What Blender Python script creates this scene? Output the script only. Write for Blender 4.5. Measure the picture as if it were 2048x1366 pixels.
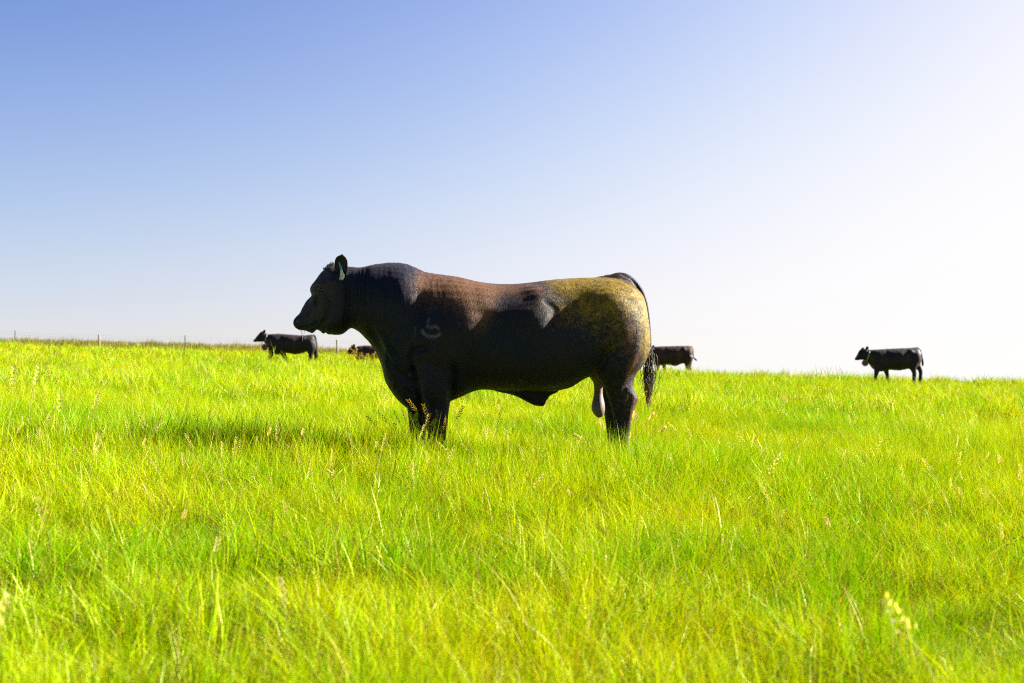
import bpy, math, random
import numpy as np
from mathutils import Vector, Matrix, noise
from mathutils.bvhtree import BVHTree

for o in list(bpy.data.objects):
    bpy.data.objects.remove(o)
random.seed(7)
RNG = np.random.default_rng(7)
S = bpy.context.scene
C = S.collection
R = math.radians

# ------------------------------------------------------------------ camera
CAM_Z = 0.857
cam = bpy.data.cameras.new('camera')
cam.lens = 50; cam.sensor_width = 36; cam.clip_start = 0.05; cam.clip_end = 9000
cam.dof.use_dof = True; cam.dof.focus_distance = 9.3; cam.dof.aperture_fstop = 4.5
camo = bpy.data.objects.new('camera', cam); C.objects.link(camo)
camo.location = (0, 0, CAM_Z); camo.rotation_euler = (R(90), 0, 0)
S.camera = camo

# ------------------------------------------------------------------ sky and sun
SUN_EL, SUN_BEHIND = 28.0, 14.5          # elevation; degrees the sun stands beyond the image plane, on the right
az = R(90 - SUN_BEHIND)                   # from +Y towards +X
sdir = Vector((math.sin(az) * math.cos(R(SUN_EL)), math.cos(az) * math.cos(R(SUN_EL)), math.sin(R(SUN_EL))))
w = bpy.data.worlds.new('World'); S.world = w; w.use_nodes = True
nt = w.node_tree; nt.nodes.clear()
out = nt.nodes.new('ShaderNodeOutputWorld'); bg = nt.nodes.new('ShaderNodeBackground')
sky = nt.nodes.new('ShaderNodeTexSky'); sky.sky_type = 'NISHITA'; sky.sun_disc = False
sky.sun_elevation = R(SUN_EL); sky.sun_rotation = az
sky.altitude = 300; sky.air_density = 1.2; sky.dust_density = 3.0; sky.ozone_density = 4.0
tc = nt.nodes.new('ShaderNodeTexCoord'); sx = nt.nodes.new('ShaderNodeSeparateXYZ')
cx = nt.nodes.new('ShaderNodeCombineXYZ')
nt.links.new(tc.outputs['Generated'], sx.inputs[0])
nt.links.new(sx.outputs[0], cx.inputs[0]); nt.links.new(sx.outputs[1], cx.inputs[1])
# the air stays as bright below eye level as it is just above it (the hill falls away there)
m1 = nt.nodes.new('ShaderNodeMath'); m1.operation = 'MAXIMUM'; m1.inputs[1].default_value = 0.0
m2 = nt.nodes.new('ShaderNodeMath'); m2.operation = 'ADD'; m2.inputs[1].default_value = 0.12
nt.links.new(sx.outputs[2], m1.inputs[0]); nt.links.new(m1.outputs[0], m2.inputs[0]); nt.links.new(m2.outputs[0], cx.inputs[2])
nt.links.new(cx.outputs[0], sky.inputs[0])
# film-like response of the sky colours: steeper towards the sun, rolling off into white
EXPO = 2.7
sep_ = nt.nodes.new('ShaderNodeSeparateColor'); com_ = nt.nodes.new('ShaderNodeCombineColor'); nt.links.new(sky.outputs[0], sep_.inputs[0])
def _m(op, a, b):
    q = nt.nodes.new('ShaderNodeMath'); q.operation = op
    for s_, v_ in zip(q.inputs, (a, b)):
        if isinstance(v_, (int, float)): s_.default_value = v_
        else: nt.links.new(v_, s_)
    return q.outputs[0]
for i_, k_ in enumerate((8.85, 6.22, 5.28)):
    v_ = _m('POWER', _m('MULTIPLY', sep_.outputs[i_], 0.06 * k_), 3.3)
    v_ = _m('SUBTRACT', 1.0, _m('EXPONENT', _m('MULTIPLY', v_, -1.0), 0.0))
    nt.links.new(_m('MULTIPLY', v_, 1 / (0.1 * 2 ** EXPO)), com_.inputs[i_])
nt.links.new(com_.outputs[0], bg.inputs[0]); bg.inputs[1].default_value = 0.1
nt.links.new(bg.outputs[0], out.inputs[0])
sun = bpy.data.lights.new('sun', 'SUN'); sun.energy = 5.0; sun.angle = R(0.53); sun.color = (1.0, 0.94, 0.84)
so = bpy.data.objects.new('sun', sun); C.objects.link(so)
so.rotation_euler = (-sdir).to_track_quat('-Z', 'Y').to_euler()
S.view_settings.view_transform = 'Standard'; S.view_settings.look = 'None'
S.view_settings.gamma = 1.0; S.view_settings.use_curve_mapping = False
S.view_settings.exposure = EXPO
S.render.engine = 'CYCLES'
cy = S.cycles
cy.use_denoising = False; cy.filter_width = 1.15; cy.max_bounces = 7; cy.sample_clamp_indirect = 2.5; cy.diffuse_bounces = 2; cy.glossy_bounces = 2
cy.transmission_bounces = 4; cy.transparent_max_bounces = 6; cy.caustics_reflective = False; cy.caustics_refractive = False
try:
    cy.denoiser = 'OPENIMAGEDENOISE'; cy.denoising_input_passes = 'RGB_ALBEDO_NORMAL'
except Exception:
    pass

# ------------------------------------------------------------------ helpers
def tag(o, label=None, cat=None, group=None, kind=None):
    if label: o['label'] = label
    if cat: o['category'] = cat
    if group: o['group'] = group
    if kind: o['kind'] = kind
    return o

def empty(name, loc, rz=0.0):
    o = bpy.data.objects.new(name, None); C.objects.link(o)
    o.location = loc; o.rotation_euler = (0, 0, rz); o.empty_display_size = 0.3
    return o

def mesh_obj(name, verts, faces, mat=None, parent=None, smooth=True, link=True):
    me = bpy.data.meshes.new(name)
    me.from_pydata([tuple(map(float, v)) for v in verts], [], faces)
    me.update()
    if smooth: me.polygons.foreach_set('use_smooth', [True] * len(me.polygons))
    if mat: me.materials.append(mat)
    o = bpy.data.objects.new(name, me)
    if link: C.objects.link(o)
    if parent: o.parent = parent
    return o

def tube(pts, rad, n=8, flat=1.0):
    """tapered tube as verts, faces"""
    pts = [Vector(p) for p in pts]; V = []; F = []
    up = Vector((0.03, 1, 0.02))
    for i, p in enumerate(pts):
        t = (pts[min(i + 1, len(pts) - 1)] - pts[max(i - 1, 0)]).normalized()
        a = t.cross(up)
        if a.length < 1e-3: a = t.cross(Vector((1, 0, 0)))
        a.normalize(); b = t.cross(a)
        for k in range(n):
            g = 2 * math.pi * k / n
            V.append(p + a * math.cos(g) * rad[i] + b * math.sin(g) * rad[i] * flat)
    for i in range(len(pts) - 1):
        for k in range(n):
            k2 = (k + 1) % n
            F.append((i * n + k, i * n + k2, (i + 1) * n + k2, (i + 1) * n + k))
    F.append(tuple(range(n))[::-1]); F.append(tuple((len(pts) - 1) * n + k for k in range(n)))
    return V, F

class MB:
    def __init__(s): s.V = []; s.F = []
    def add(s, VF):
        b = len(s.V); s.V += list(VF[0]); s.F += [tuple(i + b for i in f) for f in VF[1]]

def sstep(a, b, x):
    t = np.clip((np.asarray(x, float) - a) / (b - a), 0, 1); return t * t * (3 - 2 * t)

# ------------------------------------------------------------------ node helpers
def newmat(name):
    m = bpy.data.materials.new(name); m.use_nodes = True
    n = m.node_tree; n.nodes.clear()
    return m, n
def N(n, t, **kw):
    nd = n.nodes.new(t)
    for k, v in kw.items():
        if k.startswith('i_'):
            key = k[2:]; key = int(key) if key.isdigit() else key.replace('_', ' ')
            nd.inputs[key].default_value = v
        else: setattr(nd, k, v)
    return nd
def ramp(n, stops, fac=None):
    r = N(n, 'ShaderNodeValToRGB'); e = r.color_ramp.elements
    while len(e) < len(stops): e.new(0.5)
    for el, (p, c) in zip(e, stops): el.position = p; el.color = (*c, 1)
    if fac is not None: n.links.new(fac, r.inputs[0])
    return r
def mixc(n, fac, a, b, mode='MIX'):
    m = N(n, 'ShaderNodeMix', data_type='RGBA', blend_type=mode)
    for s, v in ((m.inputs[0], fac), (m.inputs[6], a), (m.inputs[7], b)):
        if isinstance(v, bpy.types.NodeSocket): n.links.new(v, s)
        elif isinstance(v, (tuple, list)): s.default_value = (*v, 1)
        else: s.default_value = v
    return m.outputs[2]
def mth(n, op, a, b=None, clamp=False):
    m = N(n, 'ShaderNodeMath', operation=op, use_clamp=clamp)
    for s, v in ((m.inputs[0], a), (m.inputs[1], b)):
        if v is None: continue
        if isinstance(v, bpy.types.NodeSocket): n.links.new(v, s)
        else: s.default_value = v
    return m.outputs[0]
def simple(name, col, rough=0.6, spec=0.4):
    m, n = newmat(name); col = tuple(c * 0.68 for c in col)
    p = N(n, 'ShaderNodeBsdfPrincipled'); o = N(n, 'ShaderNodeOutputMaterial')
    t = N(n, 'ShaderNodeTexCoord'); nz = N(n, 'ShaderNodeTexNoise', i_Scale=40.0, i_Detail=5.0)
    n.links.new(t.outputs['Object'], nz.inputs['Vector'])
    c = mixc(n, nz.outputs[0], tuple(x * 0.75 for x in col), tuple(min(1, x * 1.25) for x in col))
    n.links.new(c, p.inputs['Base Color']); p.inputs['Roughness'].default_value = rough
    p.inputs['Specular IOR Level'].default_value = spec
    n.links.new(p.outputs[0], o.inputs[0])
    return m

# ------------------------------------------------------------------ materials
def blade_material(name, stops, drycols, trans=0.27, patch=True):
    sc3 = lambda st: [(p, tuple(c * 0.62 for c in col)) for p, col in st]; stops = sc3(stops); drycols = sc3(drycols)
    m, n = newmat(name); o = N(n, 'ShaderNodeOutputMaterial')
    tint = N(n, 'ShaderNodeAttribute', attribute_name='tint')      # r: random per blade, g: height fraction, b: dry
    sep = N(n, 'ShaderNodeSeparateColor'); n.links.new(tint.outputs['Color'], sep.inputs[0])
    geo = N(n, 'ShaderNodeNewGeometry')
    nz = N(n, 'ShaderNodeTexNoise', i_Scale=0.45, i_Detail=3.0); n.links.new(geo.outputs['Position'], nz.inputs['Vector'])
    nz2 = N(n, 'ShaderNodeTexNoise', i_Scale=3.1, i_Detail=2.0); n.links.new(geo.outputs['Position'], nz2.inputs['Vector'])
    oi = N(n, 'ShaderNodeObjectInfo')
    f = mth(n, 'ADD', mth(n, 'MULTIPLY', sep.outputs[0], 0.45), mth(n, 'MULTIPLY', mth(n, 'SUBTRACT', nz.outputs[0], 0.5), 1.1))
    f = mth(n, 'ADD', f, mth(n, 'ADD', mth(n, 'MULTIPLY', mth(n, 'SUBTRACT', nz2.outputs[0], 0.5), 0.7), 0.33))
    f = mth(n, 'ADD', f, mth(n, 'MULTIPLY', oi.outputs['Random'], 0.10), True)
    green = ramp(n, stops, f).outputs[0]
    dry = ramp(n, drycols, sep.outputs[0]).outputs[0]
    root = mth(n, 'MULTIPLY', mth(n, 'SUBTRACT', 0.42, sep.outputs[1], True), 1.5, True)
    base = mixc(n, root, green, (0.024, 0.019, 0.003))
    dm = mth(n, 'GREATER_THAN', sep.outputs[2], 0.5)
    col = mixc(n, dm, base, dry)
    d = N(n, 'ShaderNodeBsdfDiffuse'); t = N(n, 'ShaderNodeBsdfTranslucent')
    g = N(n, 'ShaderNodeBsdfGlossy', i_Roughness=0.34); g.inputs['Color'].default_value = (1.0, 1.0, 0.55, 1)
    n.links.new(col, d.inputs[0])
    tcol = mixc(n, 1.0, col, (1.30, 1.25, 0.3), 'MULTIPLY'); n.links.new(tcol, t.inputs[0])
    a = N(n, 'ShaderNodeMixShader'); a.inputs[0].default_value = trans
    n.links.new(d.outputs[0], a.inputs[1]); n.links.new(t.outputs[0], a.inputs[2])
    b = N(n, 'ShaderNodeMixShader'); b.inputs[0].default_value = 0.009
    n.links.new(a.outputs[0], b.inputs[1]); n.links.new(g.outputs[0], b.inputs[2])
    n.links.new(b.outputs[0], o.inputs[0])
    return m
GREEN = [(0.12, (0.025, 0.14, 0.001)), (0.36, (0.15, 0.38, 0.0001)), (0.58, (0.33, 0.52, 0.0001)), (0.86, (0.52, 0.52, 0.0005))]
DRY = [(0.0, (0.20, 0.075, 0.015)), (0.35, (0.30, 0.15, 0.03)), (0.6, (0.46, 0.36, 0.05)), (1.0, (0.66, 0.60, 0.22))]
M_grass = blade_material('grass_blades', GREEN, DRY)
M_verge = blade_material('verge_grass', [(0.2, (0.035, 0.11, 0.01)), (0.5, (0.09, 0.17, 0.01)), (0.8, (0.26, 0.20, 0.04))], DRY)
M_gold = blade_material('golden_seed_head', [(0.2, (0.16, 0.11, 0.015)), (0.6, (0.26, 0.18, 0.03)), (0.95, (0.36, 0.27, 0.06))], DRY, 0.45)
M_seed = blade_material('seed_head', [(0.2, (0.46, 0.40, 0.14)), (0.6, (0.62, 0.54, 0.24)), (0.95, (0.74, 0.68, 0.40))], DRY, 0.45)

def ground_material():
    m, n = newmat('pasture_soil'); o = N(n, 'ShaderNodeOutputMaterial'); p = N(n, 'ShaderNodeBsdfPrincipled')
    geo = N(n, 'ShaderNodeNewGeometry')
    nz = N(n, 'ShaderNodeTexNoise', i_Scale=1.3, i_Detail=8.0, i_Roughness=0.7); n.links.new(geo.outputs['Position'], nz.inputs['Vector'])
    nf = N(n, 'ShaderNodeTexNoise', i_Scale=30.0, i_Detail=6.0); n.links.new(geo.outputs['Position'], nf.inputs['Vector'])
    c = ramp(n, [(0.3, (0.08, 0.085, 0.02)), (0.55, (0.12, 0.16, 0.02)), (0.75, (0.17, 0.14, 0.05))], nz.outputs[0]).outputs[0]
    c = mixc(n, 0.5, c, ramp(n, [(0.3, (0.06, 0.09, 0.015)), (0.7, (0.18, 0.22, 0.04))], nf.outputs[0]).outputs[0])
    n.links.new(c, p.inputs['Base Color']); p.inputs['Roughness'].default_value = 0.95; p.inputs['Specular IOR Level'].default_value = 0.1
    b = N(n, 'ShaderNodeBump', i_Strength=0.6, i_Distance=0.03); n.links.new(nf.outputs[0], b.inputs['Height']); n.links.new(b.outputs[0], p.inputs['Normal'])
    n.links.new(p.outputs[0], o.inputs[0])
    return m

def hide_material(name, base=(0.0048, 0.0075, 0.0180), lit=(0.018, 0.0115, 0.009), dirt_sun_gain=1.0, freq=1.0):
    """black short coat; colour attribute 'marks': r pale dust, g red-brown dirt plus painted sunlit tan, b grey scars plus painted face highlights"""
    m, n = newmat(name); o = N(n, 'ShaderNodeOutputMaterial'); p = N(n, 'ShaderNodeBsdfPrincipled')
    tc = N(n, 'ShaderNodeTexCoord')
    mp = N(n, 'ShaderNodeMapping'); mp.inputs['Scale'].default_value = (1, 1, 0.22); n.links.new(tc.outputs['Object'], mp.inputs[0])
    str1 = N(n, 'ShaderNodeTexNoise', i_Scale=95.0 * freq, i_Detail=4.0, i_Roughness=0.6); n.links.new(mp.outputs[0], str1.inputs['Vector'])
    big = N(n, 'ShaderNodeTexNoise', i_Scale=3.2, i_Detail=4.0); n.links.new(tc.outputs['Object'], big.inputs['Vector'])
    fine = N(n, 'ShaderNodeTexNoise', i_Scale=230.0 * freq, i_Detail=3.0); n.links.new(tc.outputs['Object'], fine.inputs['Vector'])
    at = N(n, 'ShaderNodeAttribute', attribute_name='marks'); sp = N(n, 'ShaderNodeSeparateColor'); n.links.new(at.outputs['Color'], sp.inputs[0])
    bl = mth(n, 'MULTIPLY', big.outputs[0], str1.outputs[0])
    bl = ramp(n, [(0.16, (0, 0, 0)), (0.42, (1, 1, 1))], bl).outputs[0]
    c = mixc(n, bl, base, lit)
    # dust: speckled, clumping with noise
    sw = N(n, 'ShaderNodeTexNoise', i_Scale=26.0, i_Detail=6.0, i_Roughness=0.72, i_Distortion=1.2); n.links.new(tc.outputs['Object'], sw.inputs['Vector'])
    grain = mth(n, 'ADD', mth(n, 'MULTIPLY', sw.outputs[0], 0.8), mth(n, 'MULTIPLY', fine.outputs[0], 1.1))
    grain = mth(n, 'SUBTRACT', grain, 0.98)
    def mask(sock, sharp):
        v = mth(n, 'ADD', mth(n, 'SUBTRACT', mth(n, 'MULTIPLY', sock, 1.15), 0.50), mth(n, 'MULTIPLY', grain, 2.2))
        return mth(n, 'MULTIPLY', mth(n, 'MULTIPLY', v, sharp, True), mth(n, 'MULTIPLY', sock, 3.0, True), True)
    dust = mask(sp.outputs[0], 1.3)
    dcol = ramp(n, [(0.35, (0.085, 0.057, 0.003)), (0.6, (0.225, 0.148, 0.007))], sw.outputs[0]).outputs[0]
    c = mixc(n, mth(n, 'MULTIPLY', dust, 0.85 * dirt_sun_gain), c, dcol)
    c = mixc(n, mth(n, 'MULTIPLY', mask(sp.outputs[1], 1.6), 0.8 * dirt_sun_gain), c, (0.105, 0.050, 0.022))  # one colour for red-brown dirt and the painted sunlit tan
    c = mixc(n, mth(n, 'MULTIPLY', sp.outputs[2], mth(n, 'ADD', fine.outputs[0], 0.35, True), True), c, (0.14, 0.135, 0.13))  # scar grey, also used for the painted face highlights
    n.links.new(c, p.inputs['Base Color'])
    p.inputs['Roughness'].default_value = 0.58; p.inputs['Specular IOR Level'].default_value = 0.15; p.inputs['Specular Tint'].default_value = (0.72, 0.82, 1.0, 1)
    p.inputs['Sheen Weight'].default_value = 0.03; p.inputs['Sheen Roughness'].default_value = 0.45
    p.inputs['Sheen Tint'].default_value = (0.95, 0.72, 0.55, 1)
    h = mth(n, 'ADD', mth(n, 'MULTIPLY', str1.outputs[0], 1.0), mth(n, 'MULTIPLY', fine.outputs[0], 0.5))
    b = N(n, 'ShaderNodeBump', i_Strength=0.55, i_Distance=0.006); n.links.new(h, b.inputs['Height']); n.links.new(b.outputs[0], p.inputs['Normal'])
    n.links.new(p.outputs[0], o.inputs[0])
    return m

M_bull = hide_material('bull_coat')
M_cow = hide_material('cow_coat', (0.007, 0.008, 0.012), (0.030, 0.017, 0.014), 1.0, 0.35)
M_brown = hide_material('brown_coat', (0.012, 0.009, 0.009), (0.055, 0.025, 0.017), 1.0, 0.35)
M_tail = simple('tail_hair', (0.045, 0.034, 0.014), 0.55)
M_tailtip = simple('tail_tip_hair', (0.16, 0.055, 0.020), 0.6)
M_skin = simple('scrotum_skin', (0.13, 0.092, 0.085), 0.6, 0.3)
M_earin = simple('ear_lining', (0.030, 0.017, 0.016), 0.7, 0.2)
M_eye = simple('eye_gloss', (0.006, 0.006, 0.010), 0.12, 0.6)
M_wet = simple('muzzle_skin', (0.012, 0.013, 0.016), 0.28, 0.55)
M_wetrim = simple('nostril_rim_skin', (0.16, 0.17, 0.18), 0.35, 0.5)
M_lid = simple('eyelid_skin', (0.10, 0.09, 0.10), 0.4, 0.5)
M_hoof = simple('hoof_horn', (0.03, 0.025, 0.02), 0.5)
M_blue = simple('blue_tag_plastic', (0.04, 0.20, 0.42), 0.4)
M_pale = simple('pale_tag_plastic', (0.50, 0.62, 0.55), 0.45)
M_white = simple('white_tag_plastic', (0.75, 0.78, 0.82), 0.45)
M_yellow = simple('yellow_tag_plastic', (0.85, 0.45, 0.02), 0.45)
M_strap = simple('collar_strap_webbing', (0.20, 0.20, 0.19), 0.7)
M_orange = simple('orange_plastic', (0.75, 0.13, 0.03), 0.5)
M_unit = simple('grey_collar_unit', (0.045, 0.06, 0.065), 0.45)
M_wood = simple('weathered_post_wood', (0.26, 0.21, 0.15), 0.85, 0.2)
M_steel = simple('painted_steel_post', (0.10, 0.12, 0.11), 0.6)
M_wire = simple('galvanised_wire', (0.30, 0.31, 0.32), 0.5)
mdr, ndr = newmat('saliva')
_p = N(ndr, 'ShaderNodeBsdfPrincipled', i_Roughness=0.08); _p.inputs['Base Color'].default_value = (0.85, 0.88, 0.92, 1)
_p.inputs['Transmission Weight'].default_value = 0.55; _p.inputs['IOR'].default_value = 1.33
ndr.links.new(_p.outputs[0], N(ndr, 'ShaderNodeOutputMaterial').inputs[0]); M_drool = mdr

# ------------------------------------------------------------------ terrain
CY = [(-60, -0.80), (0, -0.84), (9.5, -0.857), (25, -0.94), (41, -1.05), (50, -1.17), (62, -1.29), (85, -1.50), (110, -1.66),
      (135, -2.1), (170, -4.0), (250, -9.5), (400, -22), (3000, -230)]
def ter(x, y):
    x = np.asarray(x, float); y = np.asarray(y, float)
    c = sum(np.interp(y + k, [p[0] for p in CY], [p[1] for p in CY]) for k in (-4, -2, 0, 2, 4)) / 5
    tilt = -0.033 * 60 * np.tanh(x / 60) * sstep(0, 14, y + 6)
    d = np.maximum(0, y - 47)
    drop = -(0.0045 * np.minimum(d, 12) ** 2 + 0.11 * np.maximum(0, d - 12)) * sstep(-9, 1, x) * (1 - sstep(200, 900, y) * 0.5)
    und = 0.018 * np.sin(x * 1.3 + 0.7 * y) + 0.02 * np.sin(0.55 * x - 0.9 * y + 1.0) + 0.03 * np.sin(0.21 * x + 0.17 * y + 2)
    und = und * (0.4 + 0.6 * sstep(8, 30, np.hypot(x, y)))
    und = und - 0.15 * np.exp(-((x + 7.2) / 6.5) ** 2 - ((y - 44) / 6.0) ** 2) - 0.04 * np.exp(-((x - 11) / 5) ** 2 - ((y - 41) / 6) ** 2)
    return CAM_Z + c + tilt + drop + und
def tz(x, y): return float(ter(x, y))

def axis(lo, hi, fine, n, step):
    a = list(np.arange(-fine, fine, step)); v = fine
    while v < hi: a.append(v); v = v * 1.09 + step * 0.5
    a.append(hi); b = []
    v = -fine
    while v > lo: b.append(v); v = v * 1.09 - step * 0.5
    b.append(lo)
    return sorted(set(np.round(b[1:] + a, 4)))
xs = axis(-3000, 3000, 22, 0, 0.5)
ys = sorted(set([-3000, -1500, -700, -300, -150, -80, -40, -20, -10, -5] + list(np.arange(-3, 60, 0.5)) + list(np.arange(60, 150, 1.5)) + [160, 175, 190, 220, 260, 320, 420, 600, 900, 1400, 2000, 3000]))
X, Y = np.meshgrid(xs, ys); Z = ter(X, Y)
V = np.stack([X.ravel(), Y.ravel(), Z.ravel()], 1); nx, ny = len(xs), len(ys)
F = [(j * nx + i, j * nx + i + 1, (j + 1) * nx + i + 1, (j + 1) * nx + i) for j in range(ny - 1) for i in range(nx - 1)]
g = mesh_obj('ground', V, F, ground_material()); tag(g, kind='structure')

# ------------------------------------------------------------------ grass
def blade_arrays(specs, rng):
    """specs: rows (x,y,height,width,lean,azimuth,face,tint,dry,nseg) -> verts, faces, colours"""
    V = []; F = []; Cc = []
    for (bx, by, h, wd, lean, azm, face, tint, dry, ns) in specs:
        b = len(V); fx, fy = math.cos(face) * wd / 2, math.sin(face) * wd / 2
        for s in range(ns + 1):
            t = s / ns
            ww = (1 - t ** 1.6) * (0.75 + 0.5 * math.sin(min(1, t * 1.5) * math.pi * 0.6))
            r = lean * h * (0.35 * t + 0.65 * t * t)
            z = h * (t - 0.18 * min(lean, 1.5) * t * t) - 0.02
            px, py = bx + math.cos(azm) * r, by + math.sin(azm) * r
            if s == ns:
                V.append((px, py, z)); Cc.append((tint, t, dry))
            else:
                V.append((px - fx * ww, py - fy * ww, z)); V.append((px + fx * ww, py + fy * ww, z))
                Cc += [(tint, t, dry)] * 2
        for s in range(ns - 1):
            k = b + 2 * s; F.append((k, k + 1, k + 3, k + 2))
        k = b + 2 * (ns - 1); F.append((k, k + 1, k + 2))
    return V, F, Cc

def proto(name, V, F, Cc, mat, coll):
    o = mesh_obj(name, V, F, mat, None, False, False)
    a = o.data.color_attributes.new('tint', 'FLOAT_COLOR', 'POINT')
    a.data.foreach_set('color', np.array([(c[0], c[1], c[2], 1) for c in Cc], dtype=np.float32).ravel())
    coll.objects.link(o)
    return o

def tuft(rng, n, rad, h0, h1, w0, w1, ns, lean, dryp):
    sp = []
    for _ in range(n):
        r = rad * math.sqrt(rng.random()); a = rng.random() * 2 * math.pi
        h = h0 + (h1 - h0) * (0.72 + 0.13 * rng.normal() if rng.random() < 0.72 else rng.random())
        h = min(max(h, h0), h1 * 1.18)
        ln = abs(rng.normal(0, lean)) + 0.08
        dry = 1.0 if rng.random() < dryp else 0.0; tn = rng.random()
        if rng.random() < (0.17 if ns == 4 else 0.11): dry = 1.0; h = h0 + (h1 - h0) * rng.uniform(0, .5); tn *= .42
        if dry and rng.random() < 0.35: ln += 0.8; h *= 0.8
        ww_ = w0 + (w1 - w0) * rng.random()
        if ns == 4 and rng.random() < 0.10: ww_ *= 1.8; h *= 1.06
        sp.append((r * math.cos(a), r * math.sin(a), h, ww_, ln, a + rng.normal(0, 1.2),
                   rng.random() * math.pi, tn, dry, ns))
    return blade_arrays(sp, rng)

def instancer(name, pts, rot, scl, idx, coll):
    me = bpy.data.meshes.new(name); me.vertices.add(len(pts))
    me.vertices.foreach_set('co', np.asarray(pts, np.float32).ravel())
    a = me.attributes.new('rot', 'FLOAT_VECTOR', 'POINT'); a.data.foreach_set('vector', np.asarray(rot, np.float32).ravel())
    a = me.attributes.new('scl', 'FLOAT_VECTOR', 'POINT'); a.data.foreach_set('vector', np.asarray(scl, np.float32).ravel())
    a = me.attributes.new('idx', 'INT', 'POINT'); a.data.foreach_set('value', np.asarray(idx, np.int32))
    o = bpy.data.objects.new(name, me); C.objects.link(o)
    ng = bpy.data.node_groups.new(name + '_nodes', 'GeometryNodeTree')
    ng.interface.new_socket('Geometry', in_out='INPUT', socket_type='NodeSocketGeometry')
    ng.interface.new_socket('Geometry', in_out='OUTPUT', socket_type='NodeSocketGeometry')
    gi = ng.nodes.new('NodeGroupInput'); go = ng.nodes.new('NodeGroupOutput')
    ip = ng.nodes.new('GeometryNodeInstanceOnPoints'); ci = ng.nodes.new('GeometryNodeCollectionInfo')
    ci.inputs['Collection'].default_value = coll; ci.inputs['Separate Children'].default_value = True; ci.inputs['Reset Children'].default_value = True
    ng.links.new(gi.outputs[0], ip.inputs['Points']); ng.links.new(ci.outputs[0], ip.inputs['Instance'])
    ip.inputs['Pick Instance'].default_value = True
    for nm, ty, sock in (('rot', 'FLOAT_VECTOR', 'Rotation'), ('scl', 'FLOAT_VECTOR', 'Scale'), ('idx', 'INT', 'Instance Index')):
        na = ng.nodes.new('GeometryNodeInputNamedAttribute'); na.data_type = ty; na.inputs['Name'].default_value = nm
        ng.links.new(na.outputs['Attribute'], ip.inputs[sock])
    ng.links.new(ip.outputs[0], go.inputs[0])
    md = o.modifiers.new('scatter', 'NODES'); md.node_group = ng
    return o

def scatter_points(y0, y1, dens, margin, xlo=-1e9, xhi=1e9):
    W = 0.37 * y1 + margin; n = int(dens * 2 * W * (y1 - y0))
    x = RNG.uniform(-W, W, n); y = RNG.uniform(y0, y1, n)
    k = (np.abs(x) < 0.37 * np.maximum(y, 0) + margin) & (x > xlo) & (x < xhi)
    return x[k], y[k]

def lf(x, y, s, seed):      # cheap smooth 2-D noise
    r = np.random.default_rng(seed); v = 0
    for k in range(5):
        a, f, p = r.uniform(0, 2 * math.pi), s * (0.6 + 0.5 * k), r.uniform(0, 6.3)
        v = v + np.sin((x * math.cos(a) + y * math.sin(a)) * f + p + 1.3 * np.sin(f * 0.7 * (x * math.sin(a) - y * math.cos(a)) + p * 2)) / (1 + 0.35 * k)
    return v / 2.6

def field(name, zones, mat, hmul=1.0):
    """zones: (y0,y1,density,margin,tuft args, scale)"""
    P = []; RO = []; SC = []; ID = []
    coll = bpy.data.collections.new(name + '_tufts'); base = 0
    for zi, (y0, y1, dens, mg, args, nv, xlim) in enumerate(zones):
        for v in range(nv):
            rr = np.random.default_rng(100 + zi * 20 + v)
            a = list(args); 
            Vv, Ff, Cc = tuft(rr, *a)
            proto('t%02d_%02d' % (zi, v), Vv, Ff, Cc, mat, coll)
        x, y = scatter_points(y0, y1, dens, mg, *xlim)
        z = ter(x, y)
        ht = 1.0 + (0.06 + 0.22 * np.exp(-((x + .6) / .35) ** 2) + 0.44 * np.exp(-((x - .75) / .5) ** 2)) * np.exp(-((y - 9.0) / 0.9) ** 2) + 0.28 * lf(x, y, 0.9, 3) + 0.16 * lf(x, y, 3.0, 4) + (0.34 * lf(x, y, 8.0, 5) * (y < 7) + 0.24 * lf(x, y, 9.0, 6) * ((y >= 7) & (y < 30)))
        for (hx, hy, hr) in ((1.37, 4.25, .30), (-.45, 4.4, .22), (-1.45, 5.3, .25), (.55, 3.5, .18), (-.95, 3.4, .16), (1.9, 6.2, .22)):
            ht = ht * (1 - .62 * np.exp(-((x - hx) ** 2 + (y - hy) ** 2 * 1.6) / hr ** 2))
        ht = np.maximum(ht, .3)
        dirn = 0.5 + 1.1 * lf(x, y, 0.5, 9)          # wind direction drifts over the field
        amt = 0.24 + 0.18 * lf(x, y, 0.8, 12) + 0.16 * lf(x, y, 7.0, 15)
        dirn = dirn + 0.7 * lf(x, y, 4.0, 17)
        rz = RNG.uniform(0, 2 * math.pi, len(x))
        # tilt then spin: use euler from quaternion
        tx = -np.sin(dirn) * amt + RNG.normal(0, .12, len(x)); ty = np.cos(dirn) * amt + RNG.normal(0, .12, len(x))
        P.append(np.stack([x, y, z], 1)); RO.append(np.stack([tx, ty, rz], 1))
        s = RNG.uniform(0.8, 1.2, len(x)); SC.append(np.stack([s, s, s * ht * hmul * RNG.uniform(0.8, 1.15, len(x))], 1))
        ID.append(base + RNG.integers(0, nv, len(x))); base += nv
    P, RO, SC, ID = map(np.concatenate, (P, RO, SC, ID))
    # the tufts' own spin comes first (z), then the wind tilt in world axes
    out = np.empty_like(RO)
    for i, (a, b, c) in enumerate(RO):
        m = Matrix.Rotation(float(b), 3, 'Y') @ Matrix.Rotation(float(a), 3, 'X') @ Matrix.Rotation(float(c), 3, 'Z')
        out[i] = m.to_euler()
    o = instancer(name, P, out, SC, ID, coll)
    return tag(o, kind='stuff'), len(P)

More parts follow.
